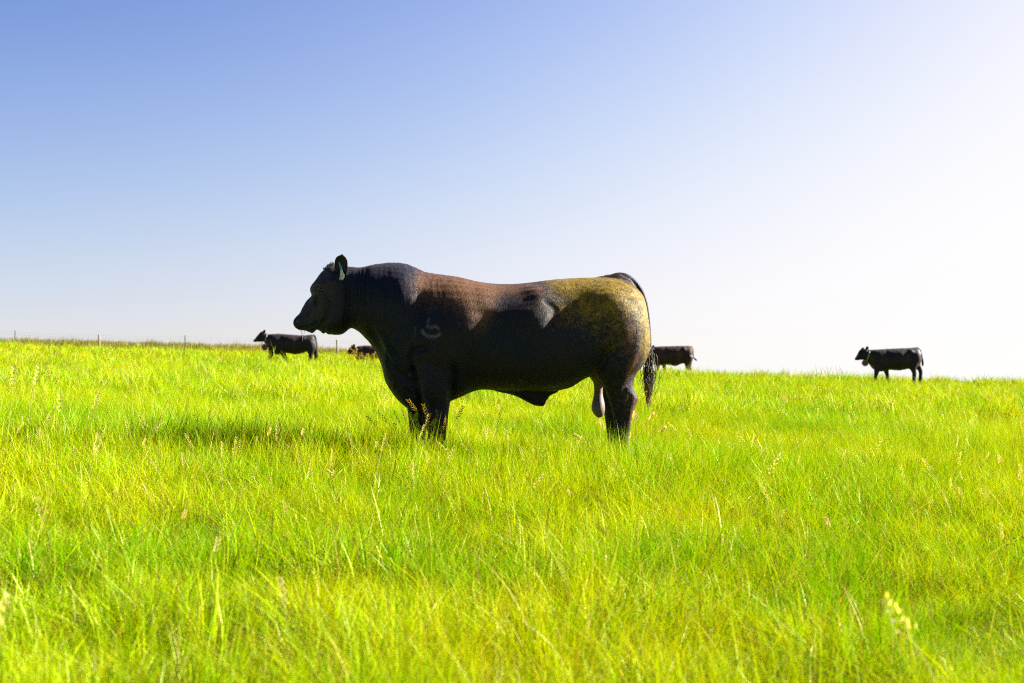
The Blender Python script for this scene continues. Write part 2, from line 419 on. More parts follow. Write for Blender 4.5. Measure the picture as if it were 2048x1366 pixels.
GR, ngr = field('grass', [
    (1.0, 7.0, 64, 1.6, (170, 0.15, 0.05, 0.235, 0.0012, 0.0032, 4, 0.85, 0.13), 10, (-1e9, 1e9)),
    (7.0, 16.0, 34, 2.5, (170, 0.18, 0.07, 0.30, 0.0016, 0.0036, 3, 0.7, 0.13), 8, (-1e9, 1e9)),
    (16.0, 34.0, 11, 3.5, (260, 0.42, 0.09, 0.30, 0.0035, 0.0075, 2, 0.7, 0.14), 6, (-1e9, 1e9)),
    (34.0, 86.0, 3.4, 5, (300, 0.75, 0.10, 0.28, 0.008, 0.015, 2, 0.7, 0.14), 5, (-1e9, 1e9)),
], M_grass)
tag(GR, 'bright yellow-green pasture grass covering the whole slope', 'grass')
VG, nvg = field('verge_grass', [
    (86.0, 120.0, 1.8, 5, (150, 0.8, 0.30, 0.62, 0.016, 0.03, 2, 0.3, 0.30), 5, (-1e9, 0.5)),
], M_verge)
tag(VG, 'taller darker unmown grass beyond the fence on the far left skyline', 'grass')

# ---- seed heads and dry stems
def stem_head(rng, kind):
    V = []; F = []; Cc = []
    h = rng.uniform(0.31, 0.44); lean = rng.uniform(0.1, 0.5); azm = rng.uniform(0, 6.28)
    pts = [Vector((math.cos(azm) * lean * h * t * t, math.sin(azm) * lean * h * t * t, h * t * (1 - .12 * lean * t))) for t in (0, .25, .5, .75, .9)]
    v, f = tube(pts, [.0013, .0012, .001, .0009, .0008], 3); V += v; F += f; Cc += [(0.4, 0.9, 0.0)] * len(v)
    d = (pts[-1] - pts[-2]).normalized(); p0 = pts[-1]
    L = {0: 0.05, 1: 0.09, 2: 0.11}[kind]; n = {0: 46, 1: 34, 2: 30}[kind]
    for k in range(n):
        t = k / n; a = k * 2.4
        side = d.cross(Vector((math.cos(a), math.sin(a), 0.1))).normalized()
        if kind == 0:   rr = 0.0065 * math.sin(math.pi * (0.1 + 0.85 * t)); bl = 0.014; bw = 0.0034; out_ = 0.55
        elif kind == 1: rr = 0.004; bl = 0.013; bw = 0.0032; out_ = 0.8
        else:           rr = 0.018 * (1 - t) * abs(math.sin(k * 1.7)) + .003; bl = 0.013; bw = 0.0042; out_ = 0.9
        c = p0 + d * (L * t) + side * rr + d * 0
        c.z -= 0.01 * t * lean
        e = c + (d + side * out_).normalized() * bl
        wv = d.cross(side).normalized() * bw
        b = len(V); V += [c, (c + e) / 2 + wv, e, (c + e) / 2 - wv]; F.append((b, b + 1, b + 2, b + 3)); Cc += [(rng.random(), 0.9, 0.0)] * 4
    return V, F, Cc
scoll = bpy.data.collections.new('seed_prototypes')
for k in range(9):
    rr = np.random.default_rng(300 + k); proto('s%02d' % k, *stem_head(rr, k % 3), M_seed, scoll)
P = []; SCS = []
for (y0, y1, dens, sc) in ((1.6, 8, 4.5, .85), (8, 16, 5.5, .8), (16, 38, 8.0, .85), (38, 60, 1.2, .9)):
    x, y = scatter_points(y0, y1, dens * 2.2, 3)
    k = RNG.random(len(x)) < 0.12 + 0.5 * sstep(-0.1, 0.9, lf(x, y, 0.7, 21)) + 0.1 * sstep(1, 6, x)
    x, y = x[k], y[k]; P.append(np.stack([x, y, ter(x, y)], 1)); SCS.append(np.full(len(x), sc))
P = np.concatenate(P); SCS = np.concatenate(SCS); n = len(P)
s = RNG.uniform(0.7, 1.1, n) * SCS
so_ = instancer('seed_heads', P, np.stack([RNG.normal(0, .22, n), RNG.normal(.12, .22, n), RNG.uniform(0, 6.28, n)], 1), np.stack([s * .85, s * .85, s * RNG.uniform(.9, 1.15, n)], 1), RNG.integers(0, 9, n), scoll)
tag(so_, 'pale dry seed heads scattered through the pasture grass', 'seed heads', kind='stuff')

# ------------------------------------------------------------------ animals
def smooth_pairs(secs, sub=4):
    """Catmull-Rom through section rows (floats)"""
    A = np.array(secs, float); out = []
    for i in range(len(A) - 1):
        p0, p1, p2, p3 = A[max(i - 1, 0)], A[i], A[i + 1], A[min(i + 2, len(A) - 1)]
        for s in range(sub):
            t = s / sub
            q = 0.5 * ((2 * p1) + (-p0 + p2) * t + (2 * p0 - 5 * p1 + 4 * p2 - p3) * t * t + (-p0 + 3 * p1 - 3 * p2 + p3) * t ** 3)
            out.append(np.clip(q, np.minimum(p1, p2) - 1e9, np.maximum(p1, p2) + 1e9))
    out.append(A[-1]); return out

def loft(secs, conv, n=28, sub=4, y0=0.0):
    """secs rows: xt,yt,xb,yb (traced outline points), half width, widest height (0 bottom..1 top), exponent, lateral centre"""
    V = []; F = []
    rows = smooth_pairs(secs, sub)
    for r in rows:
        xt, yt, xb, yb, w, fc, ex, lat = r
        T = conv(xt, yt); B = conv(xb, yb); w = max(w, 0.003)
        c = B + (T - B) * fc
        for k in range(n):
            a = 2 * math.pi * k / n; ca, sa = math.cos(a), math.sin(a)
            u = math.copysign(abs(ca) ** (2 / ex), ca); v = math.copysign(abs(sa) ** (2 / ex), sa)
            p = c + ((T - c) * v if v > 0 else (c - B) * v)
            V.append(Vector((p.x, lat + w * u, p.z)))
    m = len(rows)
    for i in range(m - 1):
        for k in range(n):
            k2 = (k + 1) % n; F.append((i * n + k, i * n + k2, (i + 1) * n + k2, (i + 1) * n + k))
    F.append(tuple(range(n))[::-1]); F.append(tuple((m - 1) * n + k for k in range(n)))
    return V, F

def limb(rows, conv, lat, dx=0.0, n=16, sub=3, ground=None):
    """rows: y, x_front, x_back, lateral half width[, lateral offset]; horizontal sections going down"""
    V = []; F = []
    rr = smooth_pairs([list(r) + [0] * (5 - len(r)) for r in rows], sub)
    for (y, xa, xb, w, lo) in rr:
        a0 = conv(xa + dx, y); b0 = conv(xb + dx, y); c = (a0 + b0) / 2; h = (b0 - a0).length / 2
        for k in range(n):
            a = 2 * math.pi * k / n
            V.append(Vector((c.x + h * math.cos(a), lat + math.copysign(lo, lat) + w * math.sin(a), c.z)))
    m = len(rr)
    for i in range(m - 1):
        for k in range(n):
            k2 = (k + 1) % n; F.append((i * n + k, i * n + k2, (i + 1) * n + k2, (i + 1) * n + k))
    F.append(tuple(range(n))[::-1]); F.append(tuple((m - 1) * n + k for k in range(n)))
    return V, F

def fuse(name, shapes, voxel, mat, parent, smooth=10):
    mb = MB()
    for s in shapes: mb.add(s)
    o = mesh_obj(name, mb.V, mb.F, mat)
    import bmesh
    bm = bmesh.new(); bm.from_mesh(o.data); bmesh.ops.recalc_face_normals(bm, faces=bm.faces); bm.to_mesh(o.data); bm.free()
    r = o.modifiers.new('r', 'REMESH'); r.mode = 'VOXEL'; r.voxel_size = voxel; r.use_smooth_shade = True
    if smooth:
        sm = o.modifiers.new('s', 'SMOOTH'); sm.factor = 0.5; sm.iterations = smooth
    dg = bpy.context.evaluated_depsgraph_get()
    me = bpy.data.meshes.new_from_object(o.evaluated_get(dg)); old = o.data
    o.modifiers.clear(); o.data = me; me.name = name; bpy.data.meshes.remove(old)
    me.materials.clear(); me.materials.append(mat)
    me.polygons.foreach_set('use_smooth', [True] * len(me.polygons))
    o.parent = parent
    return o

def seg_dist(px, pz, poly):
    d = np.full(px.shape, 1e9)
    for (x0, z0), (x1, z1) in zip(poly[:-1], poly[1:]):
        dx, dz = x1 - x0, z1 - z0; L = dx * dx + dz * dz + 1e-9
        t = np.clip(((px - x0) * dx + (pz - z0) * dz) / L, 0, 1)
        d = np.minimum(d, np.hypot(px - x0 - t * dx, pz - z0 - t * dz))
    return d

def coords(o):
    n = len(o.data.vertices); co = np.empty(n * 3, np.float32); o.data.vertices.foreach_get('co', co)
    no = np.empty(n * 3, np.float32); o.data.vertices.foreach_get('normal', no)
    return co.reshape(-1, 3).astype(float), no.reshape(-1, 3).astype(float)

def set_marks(o, r, g_, b):
    a = o.data.color_attributes.new('marks', 'FLOAT_COLOR', 'POINT')
    a.data.foreach_set('color', np.stack([r, g_, b, np.ones_like(r)], 1).astype(np.float32).ravel())

def ear_mesh(L, Wd, cup, thick):
    """leaf-shaped cupped ear along +Z, opening to -Y; returns outer shell with thickness"""
    V = []; F = []; nu, nv = 12, 8
    for side in (0, 1):
        for i in range(nu + 1):
            t = i / nu
            wd = Wd * (0.42 + 0.58 * math.sin(math.pi * min(.5, t * 0.85 + 0.06))) * (1 if t < .66 else math.sqrt(max(0.0, 1 - ((t - .66) / .345) ** 2)))
            for j in range(nv + 1):
                s = -1 + 2 * j / nv
                depth = cup * (1 - s * s) * (1 - 0.5 * t)
                V.append((wd * s, depth + (thick if side else 0) * (1 - abs(s) ** 4), L * t))
    m = (nu + 1) * (nv + 1)
    for i in range(nu):
        for j in range(nv):
            a = i * (nv + 1) + j
            F.append((a, a + 1, a + nv + 2, a + nv + 1)); F.append((m + a, m + a + nv + 1, m + a + nv + 2, m + a + 1))
    for i in range(nu):
        for j in (0, nv):
            a = i * (nv + 1) + j; F.append((a, a + nv + 1, m + a + nv + 1, m + a))
    for j in range(nv):
        a = j; F.append((a, m + a, m + a + 1, a + 1)); a = nu * (nv + 1) + j; F.append((a, a + 1, m + a + 1, m + a))
    return V, F

def xform(VF, M): return [M @ Vector(v) for v in VF[0]], VF[1]

# ---------------- the bull
D0 = 9.48; PX = 300.0
BX, BY = 0.012, D0
bull = empty('bull', (BX, BY, 0.0), R(4))
tag(bull, 'huge black bull standing side-on in the middle of the pasture, facing left', 'bull')
def cb(x, y): return Vector(((x - 1024) / PX, 0, (940 - y) / PX))

TOP = [(696, 536), (720, 536), (745, 530), (775, 526), (800, 526.5), (812, 529), (825, 534), (845, 544), (870, 549), (900, 553), (925, 558), (945, 563), (970, 567),
       (1000, 568.5), (1030, 568), (1060, 565.5), (1090, 562), (1120, 558.5), (1165, 555.5), (1200, 555), (1225, 556), (1250, 562), (1268, 574), (1280, 590), (1288, 612), (1292.5, 640), (1294, 664)]
BOT = [(696, 652), (715, 663), (735, 684), (747, 702), (757, 722), (763, 742), (766, 758), (775, 777), (794, 800), (812, 816), (830, 821), (860, 815), (894, 803), (944, 781),
       (960, 778), (1000, 780), (1050, 784), (1090, 784), (1131, 778), (1150, 764), (1175, 752), (1205, 752), (1240, 750), (1262, 744), (1278, 730), (1287, 711), (1292.5, 690), (1294, 670)]
WID = [(696, .165), (720, .20), (750, .235), (770, .27), (800, .31), (850, .355), (900, .375), (960, .385), (1010, .405), (1060, .42), (1110, .41), (1160, .385), (1210, .365), (1245, .34), (1268, .29), (1282, .215), (1290, .13), (1294, .02)]
def ip(tab, x): return float(np.interp(x, [t[0] for t in tab], [t[1] for t in tab]))
txs = [696, 706, 716, 726, 736, 746, 754, 760, 764, 767, 772, 780, 790, 802, 815, 830, 845, 860, 880, 900, 920, 940, 960, 985, 1010, 1035, 1060, 1085, 1110, 1135, 1155, 1175, 1195, 1215, 1235, 1250, 1262, 1272, 1280, 1286, 1290, 1292.6, 1294]
torso = []
for x in txs:
    fc = 0.46 if x > 900 else 0.46 + 0.14 * (900 - x) / 200
    ex = 2.35 if x > 950 else 2.15
    torso.append((x, ip(TOP, x), x, ip(BOT, x), ip(WID, x), fc, ex, 0))
headS = [(720, 536, 716, 660, .175), (690, 533, 700, 656, .165), (672, 530, 692, 662, .155), (657, 528.5, 682, 669, .15), (649, 539, 668, 670, .143), (638.5, 551, 656, 668, .138), (628.5, 565, 645, 666, .132),
         (622.5, 578, 637, 661, .120), (620.5, 586, 633, 661, .110), (619.5, 593, 627, 665.5, .100), (612.5, 603, 621, 665, .090), (605, 616, 612, 663, .083), (599, 628, 606, 660.5, .081), (593, 632, 600, 661, .082), (588.5, 638, 594, 658, .077), (587.0, 643, 588.5, 654, .062)]
head = [(a, b, c_, d, w_, .55, 2.4, 0) for (a, b, c_, d, w_) in headS]
hind = [(600, 1190, 1275, .10), (650, 1175, 1288, .135), (700, 1172, 1290, .15), (730, 1172, 1277, .15), (745, 1180, 1264, .135), (758, 1187, 1258, .115), (775, 1198, 1257, .10), (793, 1204, 1266, .088), (808, 1209, 1262, .078),
        (825, 1213, 1256, .066), (845, 1216, 1252, .056), (870, 1219, 1249, .050), (895, 1221, 1248, .048), (915, 1219, 1250, .055), (926, 1214, 1250, .055), (934, 1208, 1250, .062), (944, 1203, 1251, .066)]
fore = [(650, 815, 910, .06), (700, 812, 908, .10), (735, 820, 901, .115), (755, 825, 899, .115), (775, 832, 897, .108), (795, 840, 895, .098), (815, 846, 891, .088), (835, 849, 889, .082), (855, 851, 887, .078), (872, 854, 885, .066), (895, 857, 883, .052),
        (912, 856, 883, .056), (922, 851, 884, .058), (932, 845, 885, .064), (942, 840, 885, .068)]
shapes = [loft(torso, cb, 40, 3), loft(head, cb, 32, 4)]
for sgn, dxf, dxh in ((-1, 0, 0), (1, -36, -1)):
    shapes.append(limb(hind, cb, sgn * 0.20, dxh)); shapes.append(limb(fore, cb, sgn * 0.235, dxf))
# sheath, tail head, shoulder point, brisket
shapes.append(loft([(985, 766, 985, 781, .05, .5, 2, 0), (1020, 766, 1022, 790, .07, .5, 2, 0), (1045, 768, 1045, 801, .07, .5, 2.2, 0), (1062, 770, 1063, 811, .055, .5, 2.4, 0), (1073, 772, 1074, 813, .042, .5, 2.6, 0),
                    (1082, 774, 1084, 813, .036, .5, 2.6, 0), (1086, 774, 1088, 806, .028, .5, 2.2, 0), (1094, 770, 1096, 793, .026, .5, 2, 0), (1110, 766, 1112, 785, .025, .5, 2, 0)], cb, 18, 3))
shapes.append(tube([cb(1190, 562), cb(1212, 557), cb(1235, 554), cb(1253, 561), cb(1268, 577)], [.028, .028, .030, .026, .018], 12))
body = fuse('body', shapes, 0.0085, M_bull, bull, 9)
co, no = coords(body)
px = co[:, 0] * PX + 1024; py = 940 - co[:, 2] * PX
ny = np.abs(no[:, 1]); sidew = np.clip(ny * 1.3 - 0.15, 0, 1)
off = np.zeros(len(co))
def bump(cx, cy_, rx, ry, amp, rot=0.0, near=False):
    global off
    a = math.radians(rot); dx = px - cx; dy = py - cy_
    u = (dx * math.cos(a) + dy * math.sin(a)) / rx; v = (-dx * math.sin(a) + dy * math.cos(a)) / ry
    off += amp * np.exp(-(u * u + v * v)) * sidew
def groove(poly, r, amp, soft=0.0):
    global off
    off -= 1.45 * amp * np.exp(-(seg_dist(px, py, poly) / r) ** 2) * sidew
# large forms
bump(925, 625, 66, 90, .040, 15)      # shoulder blade
bump(868, 700, 50, 60, .030)          # point of shoulder
bump(800, 590, 42, 55, .026)          # neck crest muscle
bump(735, 610, 34, 60, .014)
bump(834, 592, 26, 60, -.007, 12)     # dip between neck and shoulder
bump(985, 650, 34, 85, -.010, 8)      # behind the shoulder
bump(1060, 584, 32, 18, .022, 30)     # hook bone
bump(1112, 615, 32, 30, -.018)        # hunger hollow
bump(1052, 640, 60, 60, .010)
bump(1235, 655, 48, 80, .030)         # thigh
bump(1205, 598, 36, 26, .020)
bump(1180, 700, 30, 60, .012)
bump(1160, 655, 16, 70, -.010, -10)
bump(862, 772, 30, 32, .016)
bump(862, 812, 22, 14, -.006)
# creases
groove([(822, 735), (818, 715), (826, 700), (850, 694)], 6, .014)
groove([(823, 738), (830, 765), (838, 790), (845, 812)], 6, .020)
groove([(899, 730), (900, 760), (896, 795)], 7, .020)
groove([(745, 668), (760, 700), (775, 728), (800, 752), (822, 765)], 7, .016)
groove([(766, 668), (782, 700), (800, 730), (812, 745)], 6, .010)
groove([(790, 770), (805, 778), (822, 786)], 5, .010)
groove([(1172, 752), (1150, 757), (1130, 768), (1090, 779), (1040, 782)], 5, .012)
groove([(1178, 745), (1190, 725), (1196, 700)], 10, .012)
groove([(836, 600), (848, 640), (852, 680)], 12, .008)
groove([(960, 640), (945, 700), (915, 750)], 18, .008)
groove([(1256, 752), (1236, 772), (1230, 800)], 6, .006)
groove([(1246, 790), (1240, 820), (1238, 860)], 5, .006)
groove([(1080, 608), (1095, 620), (1085, 650)], 8, .006)
# head
groove([(599, 656), (610, 656.5), (624, 653), (637, 646)], 2.0, .012)          # mouth
bump(616, 660, 12, 3, .006)
bump(595.5, 644, 3.2, 5.0, -.022)                                              # nostril
bump(601.5, 645, 3, 7, .009)
bump(668, 640, 22, 20, .018)                                                   # jaw muscle
groove([(690, 560), (694, 590), (694, 625), (690, 650)], 5, .014)
groove([(652, 592), (658, 612), (652, 640), (640, 655)], 5, .012)
groove([(634, 592), (632, 602), (628, 610)], 3, .012)                          # tear groove
bump(643, 573.5, 12, 4.0, .020, -10)                                           # brow
bump(643, 589, 10, 3.5, .013, 15)                                              # lower lid
bump(643.5, 581, 6, 3.5, -.010)
bump(648, 602, 9, 8, .012)                                                     # cheekbone
groove([(640, 600), (628, 616), (614, 634)], 4, .009)
bump(626, 628, 10, 12, .008, 30)
bump(655, 556, 14, 8, -.008)
bump(664, 566, 10, 10, .012)
for k, xg in enumerate((697, 703, 710, 716, 723, 731)):
    groove([(xg, 540), (xg + 1, 575 + 9 * (k % 3)), (xg + 3, 610)], 2.2, .0045)
off2 = np.zeros(len(co))
for i in range(len(co)):
    x, y_, z = co[i]
    a = noise.noise(Vector((x * 2.2, y_ * 2.2, z * 2.2))) * 0.010
    if 690 < px[i] < 980 and py[i] < 700:
        wv = noise.noise(Vector((x * 70 + z * 9, y_ * 14, z * 5.0)))
        wt = min(1, (px[i] - 690) / 40) * min(1, (980 - px[i]) / 90) * min(1, max(0, (700 - py[i]) / 110))
        a += wv * 0.0024 * wt * (1.0 if px[i] > 790 else 0.7)
    if py[i] > 690: a += noise.noise(Vector((x * 9, y_ * 9, z * 6))) * 0.003
    off2[i] = a
headm = np.clip((px - 640) / 60, 0.15, 1)
co = co + no * (off + off2 * headm + off * .35)[:, None]
# lips, chin and the loose skin under the jaw; brow and nose bridge in profile
dn = np.clip(-no[:, 2], 0, 1) * (px < 692) * (py > 640)
up = np.zeros(len(co))
for (xx, wv, a) in ((632, 4.5, .007), (623, 4, -.004), (645, 2.2, -.006), (650.5, 2.0, .006), (656, 2.5, -.004), (611, 4, .002)): up += a * np.exp(-((px - xx) / wv) ** 2)
co[:, 2] += up * np.minimum(1, dn * 1.6)
fr = np.clip(-no[:, 0] * .8 + no[:, 2] * .4, 0, 1) * (px < 665) * (py < 650)
fwd = np.zeros(len(co))
for (yy, wv, a) in ((592, 6, -.011), (575, 9, .009), (547, 9, .004), (634, 6, -.004)): fwd += a * np.exp(-((py - yy) / wv) ** 2)
co[:, 0] -= fwd * np.minimum(1, fr * 1.4)
body.data.vertices.foreach_set('co', co.astype(np.float32).ravel()); body.data.update()
# marks: dust, brown dirt, scars, with sunlit tan and face highlights painted in
def el(cx, cy_, rx, ry, rot=0):
    a = math.radians(rot); dx = px - cx; dy = py - cy_
    u = (dx * math.cos(a) + dy * math.sin(a)) / rx; v = (-dx * math.sin(a) + dy * math.cos(a)) / ry
    return np.exp(-(u * u + v * v))
dust = np.clip(1.15 * el(1225, 590, 62, 30, 25) + 1.1 * el(1150, 570, 70, 18, 5) + 1.1 * el(1283, 660, 22, 85, 4) + .75 * el(1150, 600, 75, 42) + 0.55 * el(1215, 660, 70, 80)
               + .5 * el(1250, 800, 40, 50) + .30 * el(1090, 640, 90, 45), 0, 1.1) * (0.35 + 0.65 * (co[:, 1] < 0.25))
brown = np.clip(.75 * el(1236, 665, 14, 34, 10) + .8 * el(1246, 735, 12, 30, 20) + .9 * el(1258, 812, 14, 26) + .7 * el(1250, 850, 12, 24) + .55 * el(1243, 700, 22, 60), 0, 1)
brown += 1.15 * el(915, 588, 72, 48, 15) + .60 * el(842, 575, 34, 45) + .75 * el(950, 630, 32, 48, 10) + .6 * el(1060, 592, 40, 30) + .6 * el(1000, 578, 70, 20)  # sunlight painted as tan on shoulder, neck, back and hook
# the ring-like brush of pale hair left by old freeze brands on the shoulder
sc_ = np.zeros(len(co))
for poly, r, a in (([(855, 640), (851, 647)], 1.6, .6), ([(851, 654), (858, 657), (868, 656), (873, 660)], 2.0, .9), ([(842, 662), (846, 669), (856, 674), (868, 674), (876, 669)], 2.4, 1.0), ([(829, 656), (827, 674)], 1.3, .35)):
    sc_ = np.maximum(sc_, a * np.exp(-(seg_dist(px, py, poly) / r) ** 2))
sc_ = np.maximum(sc_, .45 * el(633.5, 591.5, 2.5, 4, 20)) * (co[:, 1] < 0)
sc_ = sc_ * .8 + .15 * el(636, 605, 40, 62) + .10 * el(612, 645, 22, 22) + .12 * el(645, 560, 18, 25)  # face highlights painted in soft grey, plus dust on the forehead
sc_ = np.maximum(sc_, .9 * el(1031, 758, 2.0, 1.5) * (co[:, 1] < 0)); sc_ = np.maximum(sc_, .25 * el(656, 535, 8, 6))
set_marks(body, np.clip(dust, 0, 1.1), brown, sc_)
BV = BVHTree.FromPolygons([Vector(v) for v in co], [tuple(p.vertices) for p in body.data.polygons])
def fur(o, cov, nrm, count, mat, parent, lenf, wid, rng, name='coat_hair'):
    me = o.data; me.calc_loop_triangles(); nt_ = len(me.loop_triangles)
    tr = np.empty(nt_ * 3, np.int32); me.loop_triangles.foreach_get('vertices', tr); tr = tr.reshape(-1, 3)
    a, b, c = cov[tr[:, 0]], cov[tr[:, 1]], cov[tr[:, 2]]
    ar = np.linalg.norm(np.cross(b - a, c - a), axis=1); pr = ar / ar.sum()
    pick = rng.choice(nt_, count, p=pr); u = rng.random(count); v = rng.random(count); fl = u + v > 1; u[fl] = 1 - u[fl]; v[fl] = 1 - v[fl]; w_ = 1 - u - v
    t3 = tr[pick]
    P = cov[t3[:, 0]] * w_[:, None] + cov[t3[:, 1]] * u[:, None] + cov[t3[:, 2]] * v[:, None]
    Nn = nrm[t3[:, 0]] * w_[:, None] + nrm[t3[:, 1]] * u[:, None] + nrm[t3[:, 2]] * v[:, None]; Nn /= np.linalg.norm(Nn, axis=1)[:, None] + 1e-9
    qx = P[:, 0] * PX + 1024; qy = 940 - P[:, 2] * PX
    comb = np.stack([0.75 + 0 * qx, 0 * qx, -0.6 - 0.3 * (qx < 850)], 1)
    sw = lf(P[:, 0], P[:, 2], 9.0, 31)[:, None] * np.array([[.25, 0, .3]]) + rng.normal(0, .22, (count, 3))
    D = comb + sw; D -= Nn * (D * Nn).sum(1)[:, None]; D /= np.linalg.norm(D, axis=1)[:, None] + 1e-9
    L = lenf(qx, qy) * rng.uniform(.7, 1.25, count)
    lift = rng.uniform(.05, .22, count)[:, None]
    W_ = np.cross(Nn, D); W_ /= np.linalg.norm(W_, axis=1)[:, None] + 1e-9; W_ = W_ * (wid * rng.uniform(.6, 1.3, count))[:, None]
    P0 = P - Nn * .001; P1 = P + D * (L * .55)[:, None] + Nn * (L[:, None] * lift * .75); P2 = P + D * L[:, None] + Nn * (L[:, None] * lift)
    V = np.stack([P0 - W_, P0 + W_, P1 - W_ * .8, P1 + W_ * .8, P2], 1).reshape(-1, 3)
    base = (np.arange(count) * 5)[:, None]
    quads = (base + np.array([[0, 1, 3, 2]])); tris = (base + np.array([[2, 3, 4]]))
    loops = np.concatenate([quads, tris], 1).ravel().astype(np.int32)
    hm = bpy.data.meshes.new(name); hm.vertices.add(len(V)); hm.vertices.foreach_set('co', V.astype(np.float32).ravel())
    hm.loops.add(len(loops)); hm.loops.foreach_set('vertex_index', loops)
    st = np.stack([np.arange(count) * 7, np.arange(count) * 7 + 4], 1).ravel(); hm.polygons.add(count * 2)
    hm.polygons.foreach_set('loop_start', st.astype(np.int32))
    try: hm.polygons.foreach_set('loop_total', np.tile([4, 3], count).astype(np.int32))
    except Exception: pass
    hm.update(calc_edges=True); hm.polygons.foreach_set('use_smooth', [True] * (count * 2)); hm.materials.append(mat)
    h = bpy.data.objects.new(name, hm); C.objects.link(h); h.parent = parent; h['kind'] = 'stuff'
    mk = np.empty(len(me.vertices) * 4, np.float32); me.color_attributes['marks'].data.foreach_get('color', mk); mk = mk.reshape(-1, 4)
    cm = mk[t3[:, 0]]; a_ = hm.color_attributes.new('marks', 'FLOAT_COLOR', 'POINT'); a_.data.foreach_set('color', np.repeat(cm, 5, 0).ravel())
    return h
_c, _n = coords(body)
fur(body, _c, _n, 170000, M_bull, bull, lambda X_, Y_: np.where(X_ < 690, .007, np.where(Y_ < 600, .015, .012)) + .004 * (X_ > 1180) - .0068 * (np.hypot(X_ - 644, (Y_ - 581.5) * 1.3) < 8.5) - .0068 * (np.hypot(X_ - 596, Y_ - 644) < 8), .0008, np.random.default_rng(77))
def on_side(x, y):
    p = cb(x, y); h = BV.ray_cast(Vector((p.x, -3, p.z)), Vector((0, 1, 0)))
    return h[0] if h[0] else p

def uvs(c, rx, ry, rz, nu=16, nv=10, M=None):
    V = []; F = []
    for i in range(nv + 1):
        t = math.pi * i / nv
        for j in range(nu):
            a = 2 * math.pi * j / nu
            p = Vector((rx * math.sin(t) * math.cos(a), ry * math.sin(t) * math.sin(a), rz * math.cos(t)))
            if M: p = M @ p
            V.append(c + p)
    for i in range(nv):
        for j in range(nu):
            j2 = (j + 1) % nu; F.append((i * nu + j, (i + 1) * nu + j, (i + 1) * nu + j2, i * nu + j2))
    return V, F
for sgn in (-1, 1):
    e = on_side(644, 581.5); 
    if sgn > 0: e.y = -e.y
    mesh_obj('eye', *uvs(e + Vector((0, -sgn * -0.004 if sgn > 0 else 0.006, 0)), .020, .014, .012), M_eye, bull)
    lid = MB()
    for (dz, amp) in ((1, .013), (-1, .010)):
        pts = [e + Vector((.024 * math.cos(a), sgn * 0.003, dz * amp * math.sin(a))) for a in np.linspace(0, math.pi, 9)]
        lid.add(tube(pts, [.0035] * 9, 6))
    mesh_obj('eyelid', lid.V, lid.F, M_lid, bull)
    nn = on_side(595.6, 643.5)
    if sgn > 0: nn.y = -nn.y
    pts = [nn + Vector((.0105 * math.cos(a) + .002, -.004 if sgn < 0 else .004, .0165 * math.sin(a))) for a in np.linspace(-1.9, 1.6, 12)]
    rm = tube(pts, [.002] + [.0052] * 10 + [.002], 6)
    mesh_obj('nostril_rim', rm[0], rm[1], M_wetrim, bull)
    mesh_obj('nostril', *uvs(nn + Vector((0, 0.004 * -sgn * -1, 0)), .009, .006, .014, 12, 8), M_eye, bull)
# ears: near one upright and open towards the camera, far one pointing away
eb = cb(682, 560); near = Matrix.Translation((eb.x, -0.125, eb.z)) @ Matrix.Rotation(R(16), 4, 'X') @ Matrix.Rotation(R(-14), 4, 'Z') @ Matrix.Rotation(R(2), 4, 'Y')
ev = ear_mesh(0.158, 0.044, 0.034, 0.012)
V_, F_ = xform(ev, near); ear = mesh_obj('ear', V_, F_, M_bull, bull); ear.data.materials.append(M_earin)
m0 = 12 * 8 * 2
for i, p_ in enumerate(ear.data.polygons):
    if i < m0 and i % 2 == 0: p_.material_index = 1
set_marks(ear, *(np.zeros(len(ear.data.vertices)) for _ in range(3)))
far = Matrix.Translation((cb(672, 0).x, 0.11, cb(0, 545).z)) @ Matrix.Rotation(R(-78), 4, 'X') @ Matrix.Rotation(R(-12), 4, 'Y') @ Matrix.Rotation(R(180), 4, 'Z')
V_, F_ = xform(ev, far); ear = mesh_obj('ear', V_, F_, M_bull, bull); set_marks(ear, *(np.zeros(len(ear.data.vertices)) for _ in range(3)))
# fleshy root of the near ear
rt = tube([cb(676, 572) + Vector((0, -.10, 0)), cb(680, 562) + Vector((0, -.125, 0)), cb(682, 550) + Vector((0, -.135, 0))], [.040, .036, .026], 14)
r_ = mesh_obj('ear_root', *rt, M_bull, bull); set_marks(r_, *(np.zeros(len(r_.data.vertices)) for _ in range(3)))
# ear tag
tp = cb(679, 530) + Vector((0, -.185, 0))
def strip(pts, wd, th):
    V = []; F = []
    for i, (x, y, wf) in enumerate(pts):
        p = cb(x, y)
        for (a, b) in ((-1, -1), (1, -1), (1, 1), (-1, 1)): V.append(Vector((p.x + a * wd * wf, tp.y + 0.0 + b * th + 0.02 * i / len(pts), p.z)))
    for i in range(len(pts) - 1):
        for k in range(4): F.append((i * 4 + k, i * 4 + (k + 1) % 4, (i + 1) * 4 + (k + 1) % 4, (i + 1) * 4 + k))
    F.append((3, 2, 1, 0)); m = (len(pts) - 1) * 4; F.append((m, m + 1, m + 2, m + 3)); return V, F
et = mesh_obj('ear_tag', *strip([(679, 529, .7), (681, 534, .8), (683, 540, 1), (684, 545, 1.1)], .007, .0015), M_blue, bull, False)
mesh_obj('tag_panel', *strip([(684, 545, .8), (685, 550, 1.2), (686, 556, 1.5), (683, 562, 1.3)], .009, .002), M_pale, et, False)
